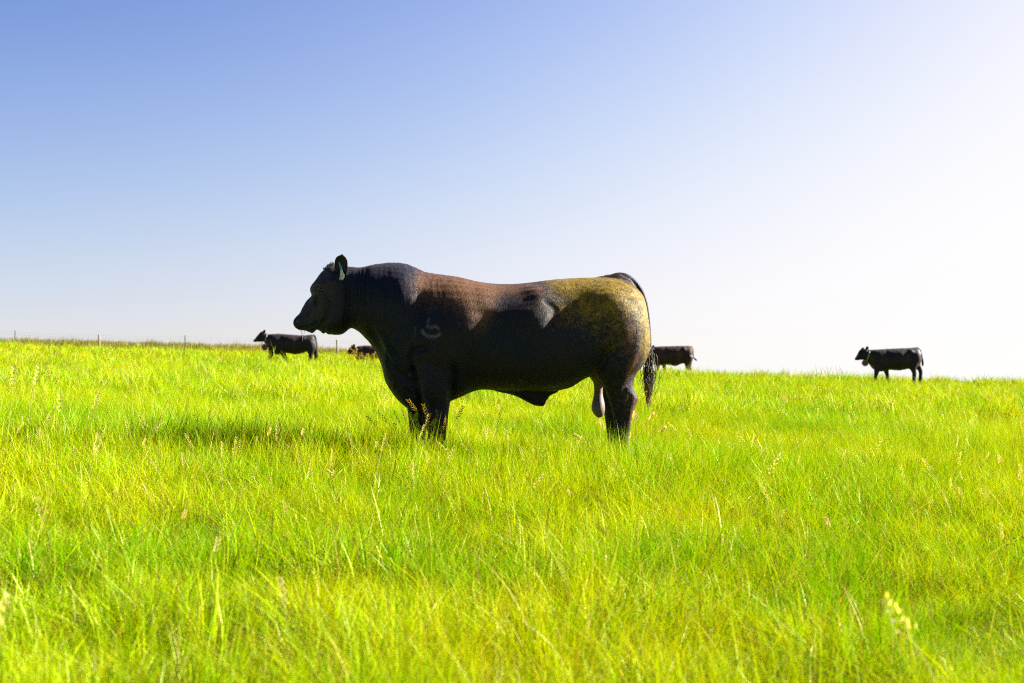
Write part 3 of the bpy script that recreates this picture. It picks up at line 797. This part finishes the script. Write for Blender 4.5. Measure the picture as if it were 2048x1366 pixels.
# poll hair: a short rough tuft
mb = MB()
for k in range(260):
    a = RNG.uniform(0, 1); b = RNG.normal(0, .05); p = cb(650 + 18 * a, 542 - 12 * a + RNG.uniform(0, 3)); p.y = b
    e = p + Vector((RNG.normal(-.006, .008), RNG.normal(0, .008), RNG.uniform(.010, .024)))
    mb.add(tube([p, (p + e) / 2 + Vector((RNG.normal(0, .003), 0, 0)), e], [.0022, .0018, .0006], 3))
mesh_obj('poll_hair', mb.V, mb.F, M_tail, bull)['kind'] = 'stuff'
# scrotum
sc_rows = [(738, 1174, 1208, .060), (752, 1178, 1206, .055), (768, 1184.5, 1204, .038), (785, 1185.5, 1203, .034), (797, 1183.5, 1204.5, .042), (808, 1181, 1207, .052), (818, 1180.5, 1207.5, .056), (827, 1184, 1206.5, .048), (833, 1189, 1203, .030), (836, 1194, 1198, .008)]
scr = fuse('scrotum', [limb(sc_rows, cb, -0.0001, 0, 18, 4)], .006, M_skin, bull, 3)
# tail: a rope of a stem and a switch of wavy strands
tp_ = [(1212, 556), (1232, 551), (1248, 552), (1262, 560), (1275, 573), (1285, 592), (1291, 615), (1295, 645), (1297, 675), (1297, 700), (1297, 720)]
ty_ = [0, 0, 0, 0, -.005, -.01, -.015, -.02, -.03, -.04, -.05]
tail = mesh_obj('tail', *tube([cb(*p) + Vector((0, y, 0)) for p, y in zip(smooth_pairs(tp_, 3), np.interp(np.linspace(0, 10, 31), range(11), ty_))],
                              list(np.interp(np.linspace(0, 10, 31), range(11), [.016, .022, .022, .020, .018, .015, .013, .011, .010, .010, .012])), 12), M_bull, bull)
tco, _n = coords(tail); tpy = 940 - tco[:, 2] * PX
set_marks(tail, np.where(tco[:, 0] * PX + 1024 < 1288, .25, .15) * np.ones(len(tco)), .55 * sstep(600, 720, tpy), np.zeros(len(tco)))
def strands(n, y0a, y0b, y1a, y1b, spread, rad, rngs):
    m = MB()
    for k in range(n):
        ys_ = rngs.uniform(y0a, y0b); ye = rngs.uniform(y1a, y1b); ph = rngs.uniform(0, 6.28); sp = rngs.normal(0, 1); sy = rngs.normal(0, 1)
        amp = rngs.uniform(.4, 1.0); fr = rngs.uniform(.10, .16); clump = rngs.integers(0, 6)
        pts = []; rd = []
        for t in np.linspace(0, 1, 14):
            y = ys_ + (ye - ys_) * t; f = min(1, t * 1.8)
            cxn = np.interp(y, [690, 720, 745, 770, 800, 825], [1297, 1296, 1295, 1294, 1293, 1294])
            env = np.interp(y, [690, 715, 745, 775, 800, 825], [.25, .7, 1.0, .9, .45, .15])
            xx = cxn + env * spread * sp + amp * 3.0 * f * math.sin(fr * 1.6 * y + clump * 1.05 + ph * .25)
            p = cb(xx, y); p.y = -.05 + env * .022 * sy + .006 * f * math.sin(fr * y * 1.1 + ph); pts.append(p); rd.append(rad * (1 - .75 * t ** 3))
        m.add(tube(pts, rd, 4))
    return m
rs = np.random.default_rng(5)
m = strands(150, 690, 745, 756, 808, 7.4, .0016, rs); sw = mesh_obj('tail_switch', m.V, m.F, M_tail, tail); sw['kind'] = 'stuff'
m = strands(34, 750, 785, 800, 823, 4.5, .0013, rs); mesh_obj('switch_tip', m.V, m.F, M_tailtip, sw)['kind'] = 'stuff'
# saliva strings
mb = MB()
for (x, y0_, y1_) in ((601, 658, 664), (603.5, 661, 671), (606, 661, 683), (609, 662, 668)):
    p0 = on_side(x, min(y0_, 657)); yb = -0.03
    mb.add(tube([Vector((cb(x + .3 * math.sin(k), 0).x, yb, cb(0, y0_ - 3 + (y1_ - y0_ + 3) * k / 5).z)) for k in range(6)], [.0012, .0010, .0012, .0016, .0013, .0006], 6))
mesh_obj('saliva_string', mb.V, mb.F, M_drool, bull)
# hooves
for sgn, dxf, dxh in ((-1, 0, 0), (1, -36, -1)):
    for (xa, xb, lat, w_) in ((839 + dxf, 886 + dxf, sgn * .235, .070), (1202 + dxh, 1252 + dxh, sgn * .20, .068)):
        v = limb([(927, xa + 8, xb - 2, w_ * .92), (934, xa + 3, xb, w_), (946, xa - 3, xb + 1, w_ * 1.08)], cb, lat, 0, 16, 2)
        mesh_obj('hoof', *v, M_hoof, bull)
bull.location.z = -0.0

# ---------------- the other cattle, each from its own outline
def cow(name, label, cat, org, zoom, dist, ppm, ground_c, torso_top, torso_bot, widths, headp, legs, tailp, ears, collar, tagp, mat, rz=0.0, group='cattle grazing along the skyline', wscale=1.0, dustk=0.3, voxel=.022, hairy=True):
    """outlines traced in enlarged-crop pixels: zoom crop px per photo px, ppm photo px per metre"""
    k = zoom * ppm
    xc = (torso_top[0][0] + torso_top[-1][0]) / 2
    wx = ((org[0] + xc / zoom) - 1024) / 2844.4 * dist
    root = empty(name, (wx, dist, tz(wx, dist)), rz); tag(root, label, cat, group)
    def cv(x, y): return Vector(((x - xc) / k, 0, (ground_c - y) / k))
    x0 = torso_bot[0][0]; x1 = torso_top[-1][0]
    xs_ = list(np.linspace(x0, x1 - 4, 26)); 
    for e in (.3, .1, .0): xs_.append(x1 - 4 * e)
    sec = [(x, ip(torso_top, x), x, max(ip(torso_bot, x), ip(torso_top, x) + 2), ip(widths, x) * wscale, .47, 2.3, 0) for x in xs_]
    sh = [loft(sec, cv, 24, 2), loft([(a, b, c_, d, w_, .55, 2.2, 0) for (a, b, c_, d, w_) in headp], cv, 18, 3)]
    for (lat, rows) in legs:
        sh.append(limb([(y, x - hw * 1.28, x + hw * 1.28, lw * 1.15) for (y, x, hw, lw) in rows], cv, lat, 0, 12, 3))
    b = fuse('body', sh, voxel, mat, root, 5)
    c2, n2 = coords(b); qx = c2[:, 0] * k + xc; qy = ground_c - c2[:, 2] * k
    L = x1 - x0; o2 = np.zeros(len(c2)); sw_ = np.clip(np.abs(n2[:, 1]) * 1.3 - .15, 0, 1)
    ty = lambda f: ip(torso_top, x0 + f * L); H = np.median([s_[3] - s_[1] for s_ in sec])
    for (f, g_, rx, ry, a) in ((.20, .42, .08, .30, .035), (.34, .4, .035, .45, -.022), (.55, .55, .16, .35, .028), (.77, .16, .05, .12, .05), (.74, .42, .05, .22, -.03), (.90, .5, .07, .4, .03), (.97, .15, .03, .1, .03)):
        o2 += a * np.exp(-(((qx - x0 - f * L) / (rx * L)) ** 2 + ((qy - ty(f) - g_ * H) / (ry * H)) ** 2)) * sw_
    seed = abs(hash(len(label))) % 17
    for i in range(len(c2)):
        x, y_, z = c2[i]; o2[i] += noise.noise(Vector((x * 3.1 + len(label), y_ * 3, z * 2.6))) * .016 * sw_[i] + noise.noise(Vector((x * 11, y_ * 11, z * 5))) * .004
    c2 = c2 + n2 * o2[:, None]; b.data.vertices.foreach_set('co', c2.astype(np.float32).ravel()); b.data.update()
    dd = np.exp(-(((qx - x0 - .92 * L) / (.12 * L)) ** 2 + ((qy - ty(.9) - .2 * H) / (.3 * H)) ** 2)) * dustk
    bb = np.exp(-(((qx - x0 - .93 * L) / (.08 * L)) ** 2 + ((qy - ty(.9) - 1.1 * H) / (.5 * H)) ** 2)) * dustk * 1.4
    set_marks(b, dd, bb, np.zeros(len(c2)))
    bv = BVHTree.FromPolygons([Vector(v) for v in c2], [tuple(p.vertices) for p in b.data.polygons])
    def side(x, y):
        p = cv(x, y); h = bv.ray_cast(Vector((p.x, -3, p.z)), Vector((0, 1, 0))); return h[0] if h[0] else Vector((p.x, -.06, p.z))
    for (bx, by, tx, ty2, lat) in ears:
        p0 = cv(bx, by); p1 = cv(tx, ty2); p0.y = lat * .55; p1.y = lat
        d = p1 - p0; q = Vector((0, 0, 1)).rotation_difference(d.normalized()).to_matrix().to_4x4()
        V_, F_ = xform(ear_mesh(d.length, .042, .03, .012), Matrix.Translation(p0) @ q)
        e = mesh_obj('ear', V_, F_, mat, root); set_marks(e, *(np.zeros(len(e.data.vertices)) for _ in range(3)))
    if headp:
        hx = headp[len(headp) // 2]; ep = side(hx[0] + .15 * (hx[2] - hx[0]), hx[1] + .3 * (hx[3] - hx[1]))
        for sg in (1, -1):
            mesh_obj('eye', *uvs(Vector((ep.x, ep.y * sg, ep.z)), .018, .012, .013, 10, 6), M_eye, root)
    if tailp:
        tp2 = smooth_pairs(tailp[0], 3); rr_ = np.interp(np.linspace(0, 1, len(tp2)), np.linspace(0, 1, len(tailp[1])), tailp[1])
        t_ = mesh_obj('tail', *tube([cv(*p) + Vector((0, -.02, 0)) for p in tp2], list(rr_), 8), mat, root)
        set_marks(t_, *(np.zeros(len(t_.data.vertices)) for _ in range(3)))
    if collar:
        (ax, ay), (bx, by), disc = collar
        A = cv(ax, ay); B = cv(bx, by); mid = (A + B) / 2; hh = (A - B) / 2
        ring = []
        for j in range(28):
            a = 2 * math.pi * j / 28
            p = mid + hh * 1.0 * math.cos(a); wv = .165 * math.sin(a); ring.append(Vector((p.x, wv, p.z)))
        # push the strap just outside the neck
        V_ = []; F_ = []
        ax_ = Vector((hh.z, 0, -hh.x)).normalized() * .022
        for j, p in enumerate(ring):
            out_ = (p - mid); out_.normalize()
            hit = bv.find_nearest(p)
            q = p
            r0 = bv.ray_cast(mid + out_ * .6, -out_)
            if r0[0] is not None and (r0[0] - mid).length < .5: q = r0[0] + out_ * .008
            for (s1, s2) in ((-1, 0), (1, 0), (1, .006), (-1, .006)): V_.append(q + ax_ * s1 + out_ * s2)
        for j in range(28):
            j2 = (j + 1) % 28
            for m_ in range(4): F_.append((j * 4 + m_, j * 4 + (m_ + 1) % 4, j2 * 4 + (m_ + 1) % 4, j2 * 4 + m_))
        co_ = mesh_obj('collar', V_, F_, M_strap, root)
        if disc:
            dx_, dy_, dr = disc; c_ = cv(dx_, dy_); r = dr / k
            def cyl(rad, ya, yb, n=24):
                V = [c_ + Vector((rad * math.cos(2 * math.pi * i / n), y, rad * math.sin(2 * math.pi * i / n))) for y in (ya, yb) for i in range(n)]
                return V, [(i, (i + 1) % n, n + (i + 1) % n, n + i) for i in range(n)] + [tuple(range(n))[::-1], tuple(range(n, 2 * n))]
            dk = mesh_obj('collar_unit', *cyl(r * .84, -.040, .04), M_unit, co_, False)
            ringp = [c_ + Vector((r * math.cos(a), -.03, r * math.sin(a))) for a in np.linspace(0, 2 * math.pi, 25)]
            mesh_obj('unit_rim', *tube(ringp, [r * .20] * 25, 6), M_orange, co_)
            hp = [cv(bx, by), (cv(bx, by) + c_ + Vector((0, 0, r))) / 2, c_ + Vector((0, 0, r * .9))]
            mesh_obj('hanger', *tube(hp, [.012] * 3, 6), M_strap, co_)
    for (x, y, w_, h_, mt) in tagp:
        p = side(x, y); p.y -= .03
        V_ = [p + Vector((sx_ * w_ / 2 * (0.6 if sz_ > 0 else 1), sy_ * .003, sz_ * h_ / 2)) for sz_ in (1, -1) for (sx_, sy_) in ((-1, -1), (1, -1), (1, 1), (-1, 1))]
        F_ = [(0, 1, 2, 3), (7, 6, 5, 4)] + [(i, 4 + i, 4 + (i + 1) % 4, (i + 1) % 4) for i in range(4)]
        mesh_obj('ear_tag', V_, F_, mt, root, False)
    return root

cow('cow', 'black cow with an orange-rimmed collar unit, walking on the left under the bull\'s chin', 'cow', (480, 640), 7.314, 47.0, 60.5, 775,
    [(345, 215), (385, 216), (450, 215), (560, 209), (700, 219), (850, 231), (950, 233), (1050, 222), (1085, 236), (1106, 268), (1115, 320), (1117, 350)],
    [(345, 322), (390, 366), (415, 420), (445, 480), (480, 505), (540, 522), (600, 508), (660, 490), (740, 503), (820, 515), (900, 497), (960, 475), (1040, 468), (1085, 440), (1108, 395), (1116, 356)],
    [(345, .10), (385, .13), (430, .19), (500, .25), (600, .29), (760, .33), (900, .32), (1000, .28), (1070, .23), (1105, .14), (1117, .03)],
    [(400, 218, 370, 350, .12), (355, 195, 345, 330, .115), (316, 174, 325, 324, .11), (290, 196, 292, 333, .105), (255, 236, 258, 330, .085), (222, 278, 234, 333, .07), (198, 302, 208, 331, .06), (188, 316, 191, 323, .03)],
    [(-.15, [(400, 500, 60, .08), (470, 490, 50, .09), (520, 465, 32, .065), (570, 450, 24, .055), (610, 440, 21, .05), (690, 432, 15, .04), (740, 428, 18, .045), (775, 420, 24, .05)]),
     (.15, [(400, 570, 60, .08), (470, 595, 50, .09), (520, 628, 30, .065), (570, 655, 24, .055), (605, 668, 20, .05), (690, 700, 15, .04), (740, 712, 18, .045), (775, 712, 24, .05)]),
     (-.15, [(330, 1040, 60, .10), (420, 1050, 62, .11), (480, 1045, 40, .085), (530, 1042, 27, .06), (570, 1040, 24, .05), (640, 1022, 16, .045), (735, 1015, 17, .045), (775, 1008, 24, .05)]),
     (.15, [(330, 1050, 55, .10), (420, 1070, 48, .10), (480, 1092, 32, .08), (530, 1106, 24, .06), (570, 1104, 22, .05), (640, 1090, 15, .045), (735, 1080, 17, .045), (775, 1072, 24, .05)])],
    ([(1070, 228), (1105, 258), (1118, 320), (1120, 400), (1118, 470), (1116, 530)], [.03, .028, .018, .015, .03, .035, .015]),
    [(348, 212, 374, 156, -.13), (340, 205, 322, 170, .15)],
    ((402, 216), (372, 362), (364, 408, 40)), [(401, 218, .085, .035, M_yellow)], M_cow, dustk=.35)

cow('cow', 'black cow with an orange-rimmed collar unit, walking alone on the right-hand skyline', 'cow', (1690, 680), 11.378, 41.0, 69.4, 1206,
    [(470, 222), (550, 222), (700, 218), (850, 210), (1050, 197), (1250, 188), (1450, 184), (1600, 171), (1655, 186), (1700, 235), (1728, 310), (1742, 400), (1744, 430)],
    [(470, 462), (500, 480), (540, 530), (580, 592), (620, 652), (680, 690), (760, 722), (840, 722), (900, 708), (1000, 682), (1100, 690), (1230, 700), (1330, 684), (1420, 664), (1540, 645), (1660, 610), (1720, 540), (1740, 470), (1744, 436)],
    [(470, .11), (540, .15), (620, .20), (740, .25), (900, .28), (1150, .31), (1400, .31), (1550, .28), (1660, .22), (1715, .14), (1744, .03)],
    [(560, 222, 520, 490, .14), (480, 212, 480, 470, .13), (405, 188, 405, 456, .12), (345, 222, 350, 456, .11), (300, 292, 318, 460, .09), (258, 368, 282, 468, .072), (228, 416, 245, 463, .06), (214, 434, 219, 446, .03)],
    [(-.15, [(560, 740, 110, .09), (640, 715, 75, .09), (700, 695, 52, .07), (760, 682, 42, .06), (850, 662, 34, .05), (1000, 652, 24, .042), (1140, 645, 28, .045), (1206, 630, 38, .05)]),
     (.15, [(560, 900, 100, .09), (640, 935, 72, .09), (700, 962, 50, .07), (760, 980, 40, .06), (850, 1000, 33, .05), (1000, 1012, 24, .042), (1140, 1020, 28, .045), (1206, 1010, 38, .05)]),
     (-.15, [(450, 1500, 120, .11), (560, 1500, 105, .11), (640, 1505, 70, .09), (720, 1535, 46, .06), (770, 1545, 42, .05), (850, 1540, 38, .048), (1000, 1525, 25, .042), (1140, 1545, 28, .045), (1206, 1530, 38, .05)]),
     (.15, [(450, 1580, 110, .11), (560, 1640, 90, .11), (620, 1690, 66, .09), (680, 1735, 48, .06), (740, 1755, 38, .05), (850, 1750, 33, .048), (1000, 1735, 25, .042), (1140, 1740, 28, .045), (1206, 1725, 38, .05)])],
    ([(1610, 180), (1690, 215), (1735, 320), (1755, 430), (1765, 520), (1762, 595)], [.025, .028, .020, .018, .028, .036, .018]),
    [(474, 228, 488, 150, -.13), (440, 210, 410, 180, .14)],
    ((540, 226), (478, 468), (452, 524, 66)), [(490, 240, .045, .06, M_white), (538, 245, .04, .05, M_yellow)], M_cow, dustk=.3)

cow('cow', 'brownish-black cow standing just right of the bull\'s tail, its head hidden behind it', 'cow', (1290, 670), 17.07, 50.0, 57.0, 1587,
    [(150, 350), (280, 372), (500, 357), (800, 350), (1100, 342), (1500, 340), (1585, 368), (1630, 440), (1644, 540), (1648, 640)],
    [(150, 640), (200, 740), (260, 860), (330, 985), (400, 1035), (550, 1010), (700, 985), (900, 1012), (1040, 1045), (1150, 995), (1240, 955), (1400, 940), (1540, 900), (1620, 800), (1645, 700), (1648, 650)],
    [(150, .13), (250, .18), (400, .24), (600, .28), (850, .31), (1100, .32), (1350, .30), (1500, .26), (1590, .19), (1635, .10), (1648, .03)],
    [(220, 365, 230, 720, .15), (130, 345, 130, 690, .13), (50, 330, 50, 680, .12), (-20, 380, -10, 690, .11), (-80, 470, -60, 700, .09), (-130, 560, -105, 705, .07), (-165, 620, -150, 690, .055), (-178, 645, -172, 665, .03)],
    [(-.15, [(800, 430, 120, .09), (900, 430, 90, .08), (1000, 425, 60, .065), (1100, 420, 45, .055), (1200, 415, 38, .05), (1400, 410, 28, .042), (1520, 405, 34, .045), (1587, 395, 44, .05)]),
     (.15, [(800, 600, 120, .09), (900, 630, 90, .08), (1000, 655, 60, .065), (1100, 675, 46, .055), (1200, 695, 38, .05), (1400, 715, 28, .042), (1520, 720, 34, .045), (1587, 705, 44, .05)]),
     (-.15, [(700, 1450, 160, .12), (850, 1440, 130, .12), (950, 1425, 80, .09), (1020, 1420, 58, .06), (1100, 1420, 50, .05), (1230, 1410, 38, .045), (1400, 1395, 30, .042), (1520, 1400, 34, .045), (1587, 1385, 44, .05)]),
     (.15, [(700, 1500, 130, .12), (850, 1525, 90, .12), (950, 1540, 60, .09), (1020, 1545, 50, .06), (1100, 1545, 44, .05), (1230, 1530, 36, .045), (1400, 1515, 30, .042), (1520, 1520, 34, .045), (1587, 1505, 44, .05)])],
    ([(1560, 360), (1625, 440), (1650, 600), (1660, 730), (1700, 780), (1765, 840)], [.028, .026, .018, .014, .02, .03, .03]),
    [(240, 400, 285, 330, -.2), (90, 370, 60, 330, .15)],
    None, [(275, 430, .06, .09, M_white)], M_brown, dustk=.5)

cow('calf', 'dark brown calf half hidden by seed stems, left of the bull\'s chest', 'calf', (480, 640), 7.314, 55.0, 51.7, 730,
    [(1650, 366), (1700, 360), (1760, 352), (1830, 346), (1900, 348), (1980, 352), (2060, 346), (2110, 366), (2132, 410), (2136, 430)],
    [(1650, 455), (1680, 500), (1720, 545), (1780, 562), (1850, 556), (1920, 560), (1990, 556), (2060, 545), (2110, 520), (2132, 480), (2136, 440)],
    [(1650, .10), (1700, .15), (1780, .20), (1900, .24), (2000, .24), (2080, .20), (2125, .11), (2136, .02)],
    [(1700, 362, 1690, 470, .12), (1668, 356, 1672, 464, .10), (1636, 360, 1650, 470, .095), (1606, 376, 1625, 474, .085), (1586, 404, 1603, 478, .068), (1570, 438, 1582, 477, .055), (1562, 456, 1566, 468, .025)],
    [(-.11, [(500, 1730, 34, .07), (560, 1725, 24, .05), (620, 1722, 17, .04), (690, 1720, 13, .035), (730, 1714, 18, .04)]), (.11, [(500, 1760, 34, .07), (560, 1768, 24, .05), (620, 1772, 17, .04), (690, 1775, 13, .035), (730, 1768, 18, .04)]),
     (-.11, [(450, 2080, 44, .08), (540, 2078, 28, .06), (600, 2082, 18, .045), (690, 2072, 13, .035), (730, 2066, 18, .04)]), (.11, [(450, 2090, 40, .08), (540, 2100, 26, .06), (600, 2108, 18, .045), (690, 2100, 13, .035), (730, 2094, 18, .04)])],
    ([(2100, 360), (2132, 400), (2138, 480), (2138, 560)], [.02, .018, .015, .025]),
    [(1655, 370, 1680, 330, -.10), (1640, 366, 1632, 338, .12)],
    ((1700, 362), (1672, 456), None), [(1646, 352, .07, .05, M_yellow)], M_brown, group=None, dustk=.3)

# ------------------------------------------------------------------ fence along the left skyline
FY = 85.0
fence = empty('fence', (-20, FY, tz(-20, FY)))
tag(fence, 'thin wire fence with wooden and steel posts along the far left skyline', 'fence')
def fx(p): return (p - 1024) / 2844.4 * FY
loc = Vector((-20, FY, tz(-20, FY)))
posts = [(30, 0), (198, 1), (370, 0), (524, 0), (674, 1), (842, 0), (-140, 1)]
for (p, wood) in posts:
    x = fx(p); z = tz(x, FY)
    if wood:
        v = tube([Vector((x, FY, z - .1)) - loc, Vector((x + .01, FY, z + .6)) - loc, Vector((x, FY, z + 1.17)) - loc, Vector((x, FY, z + 1.20)) - loc], [.060, .058, .054, .04], 12)
        mesh_obj('wooden_post', *v, M_wood, fence)
    else:
        mb = MB(); b = Vector((x, FY, z)) - loc
        for (dx, dy, w1, w2) in ((0, 0, .028, .006), (0, -.022, .006, .022)):
            q = [b + Vector((dx + sx_ * w1, dy + sy_ * w2, zz)) for zz in (-.1, 1.22) for (sx_, sy_) in ((-1, -1), (1, -1), (1, 1), (-1, 1))]
            mb.add((q, [(0, 3, 2, 1), (4, 5, 6, 7)] + [(i, (i + 1) % 4, 4 + (i + 1) % 4, 4 + i) for i in range(4)]))
        mesh_obj('steel_post', mb.V, mb.F, M_steel, fence, False)
for hz_ in (.55, .78, 1.0, 1.14):
    pts = []
    for i in range(60):
        p = -160 + (1010 + 160) * i / 59; x = fx(p)
        pts.append(Vector((x, FY - .08, tz(x, FY) + hz_ - .012 * math.sin(i * 1.9) ** 2)) - loc)
    mesh_obj('wire', *tube(pts, [.0032] * 60, 5), M_wire, fence)

# ------------------------------------------------------------------ weed clump in front of the calf and the grasses at the bull's feet
def clump(name, label, cat, x, y, wx_, wy_, n, hlo, hhi, kinds, sz=1.0, seed=1, group=None, mat=M_seed):
    rr = np.random.default_rng(seed); mb = MB(); cols = []; z0 = tz(x, y)
    mb2 = MB(); cols2 = []
    for _ in range(n):
        st = np.random.default_rng(rr.integers(0, 99999)); Vv, Ff, Cc = stem_head(st, int(rr.choice(kinds)))
        s = rr.uniform(hlo, hhi) / .37; ox, oy = rr.normal(0, wx_ / 2), rr.normal(0, wy_ / 2); za = rr.uniform(-.2, .3)
        M = Matrix.Translation((ox, oy, tz(x + ox, y + oy) - z0)) @ Matrix.Rotation(za, 4, 'Y') @ Matrix.Rotation(rr.uniform(0, 6.28), 4, 'Z') @ Matrix.Diagonal((s * sz, s * sz, s, 1))
        mb.add(([M @ Vector(v) for v in Vv], Ff)); cols += Cc
    sp = [(rr.normal(0, wx_ / 2), rr.normal(0, wy_ / 2), rr.uniform(.5, .95) * hhi * .8, rr.uniform(.004, .008) * sz, abs(rr.normal(0, .4)), rr.uniform(0, 6.28), rr.uniform(0, 3.14), rr.random(), 1.0 if rr.random() < .1 else 0., 4) for _ in range(n * 3)]
    Vv, Ff, Cc = blade_arrays(sp, rr)
    root = empty(name, (x, y, z0)); tag(root, label, cat, group)
    for nm, V_, F_, c_, mt in (('seed_stems', mb.V, mb.F, cols, mat), ('leaves', Vv, Ff, Cc, M_grass)):
        o = mesh_obj(nm, V_, F_, mt, root, False); o['kind'] = 'stuff'
        a = o.data.color_attributes.new('tint', 'FLOAT_COLOR', 'POINT'); a.data.foreach_set('color', np.array([(q[0], q[1], q[2], 1) for q in c_], np.float32).ravel())
    return root
clump('weed_clump', 'clump of golden seed stems standing in front of the calf on the skyline', 'weeds', (733 - 1024) / 2844.4 * 44, 44.0, .36, .5, 60, .42, .70, [1, 0], 1.9, 4, None, M_gold)
clump('seeding_grass', 'tan seed stems standing in front of the bull\'s near front leg', 'grass tuft', -.62, 8.85, .06, .06, 7, .32, .40, [1], 1.2, 11, None, M_gold)
clump('seeding_grass', 'tan seed stems leaning against the back of the bull\'s near front leg', 'grass tuft', -.47, 8.9, .05, .06, 7, .32, .40, [1], 1.2, 12, None, M_gold)
clump('seeding_grass', 'green timothy heads in front of the bull\'s far front leg', 'grass tuft', -.68, 8.95, .06, .06, 4, .36, .44, [0], 1.1, 15, None, M_grass)
clump('seeding_grass', 'pale seed stems in front of the bull\'s hind legs', 'grass tuft', .68, 8.95, .12, .08, 7, .34, .42, [0], 1.3, 13)
clump('seeding_grass', 'tall open seed stems in the grass near the left edge of the photo', 'grass tuft', (60 - 1024) / 2844.4 * 8.3, 8.3, .35, .3, 6, .38, .52, [2, 1], 1.3, 14)
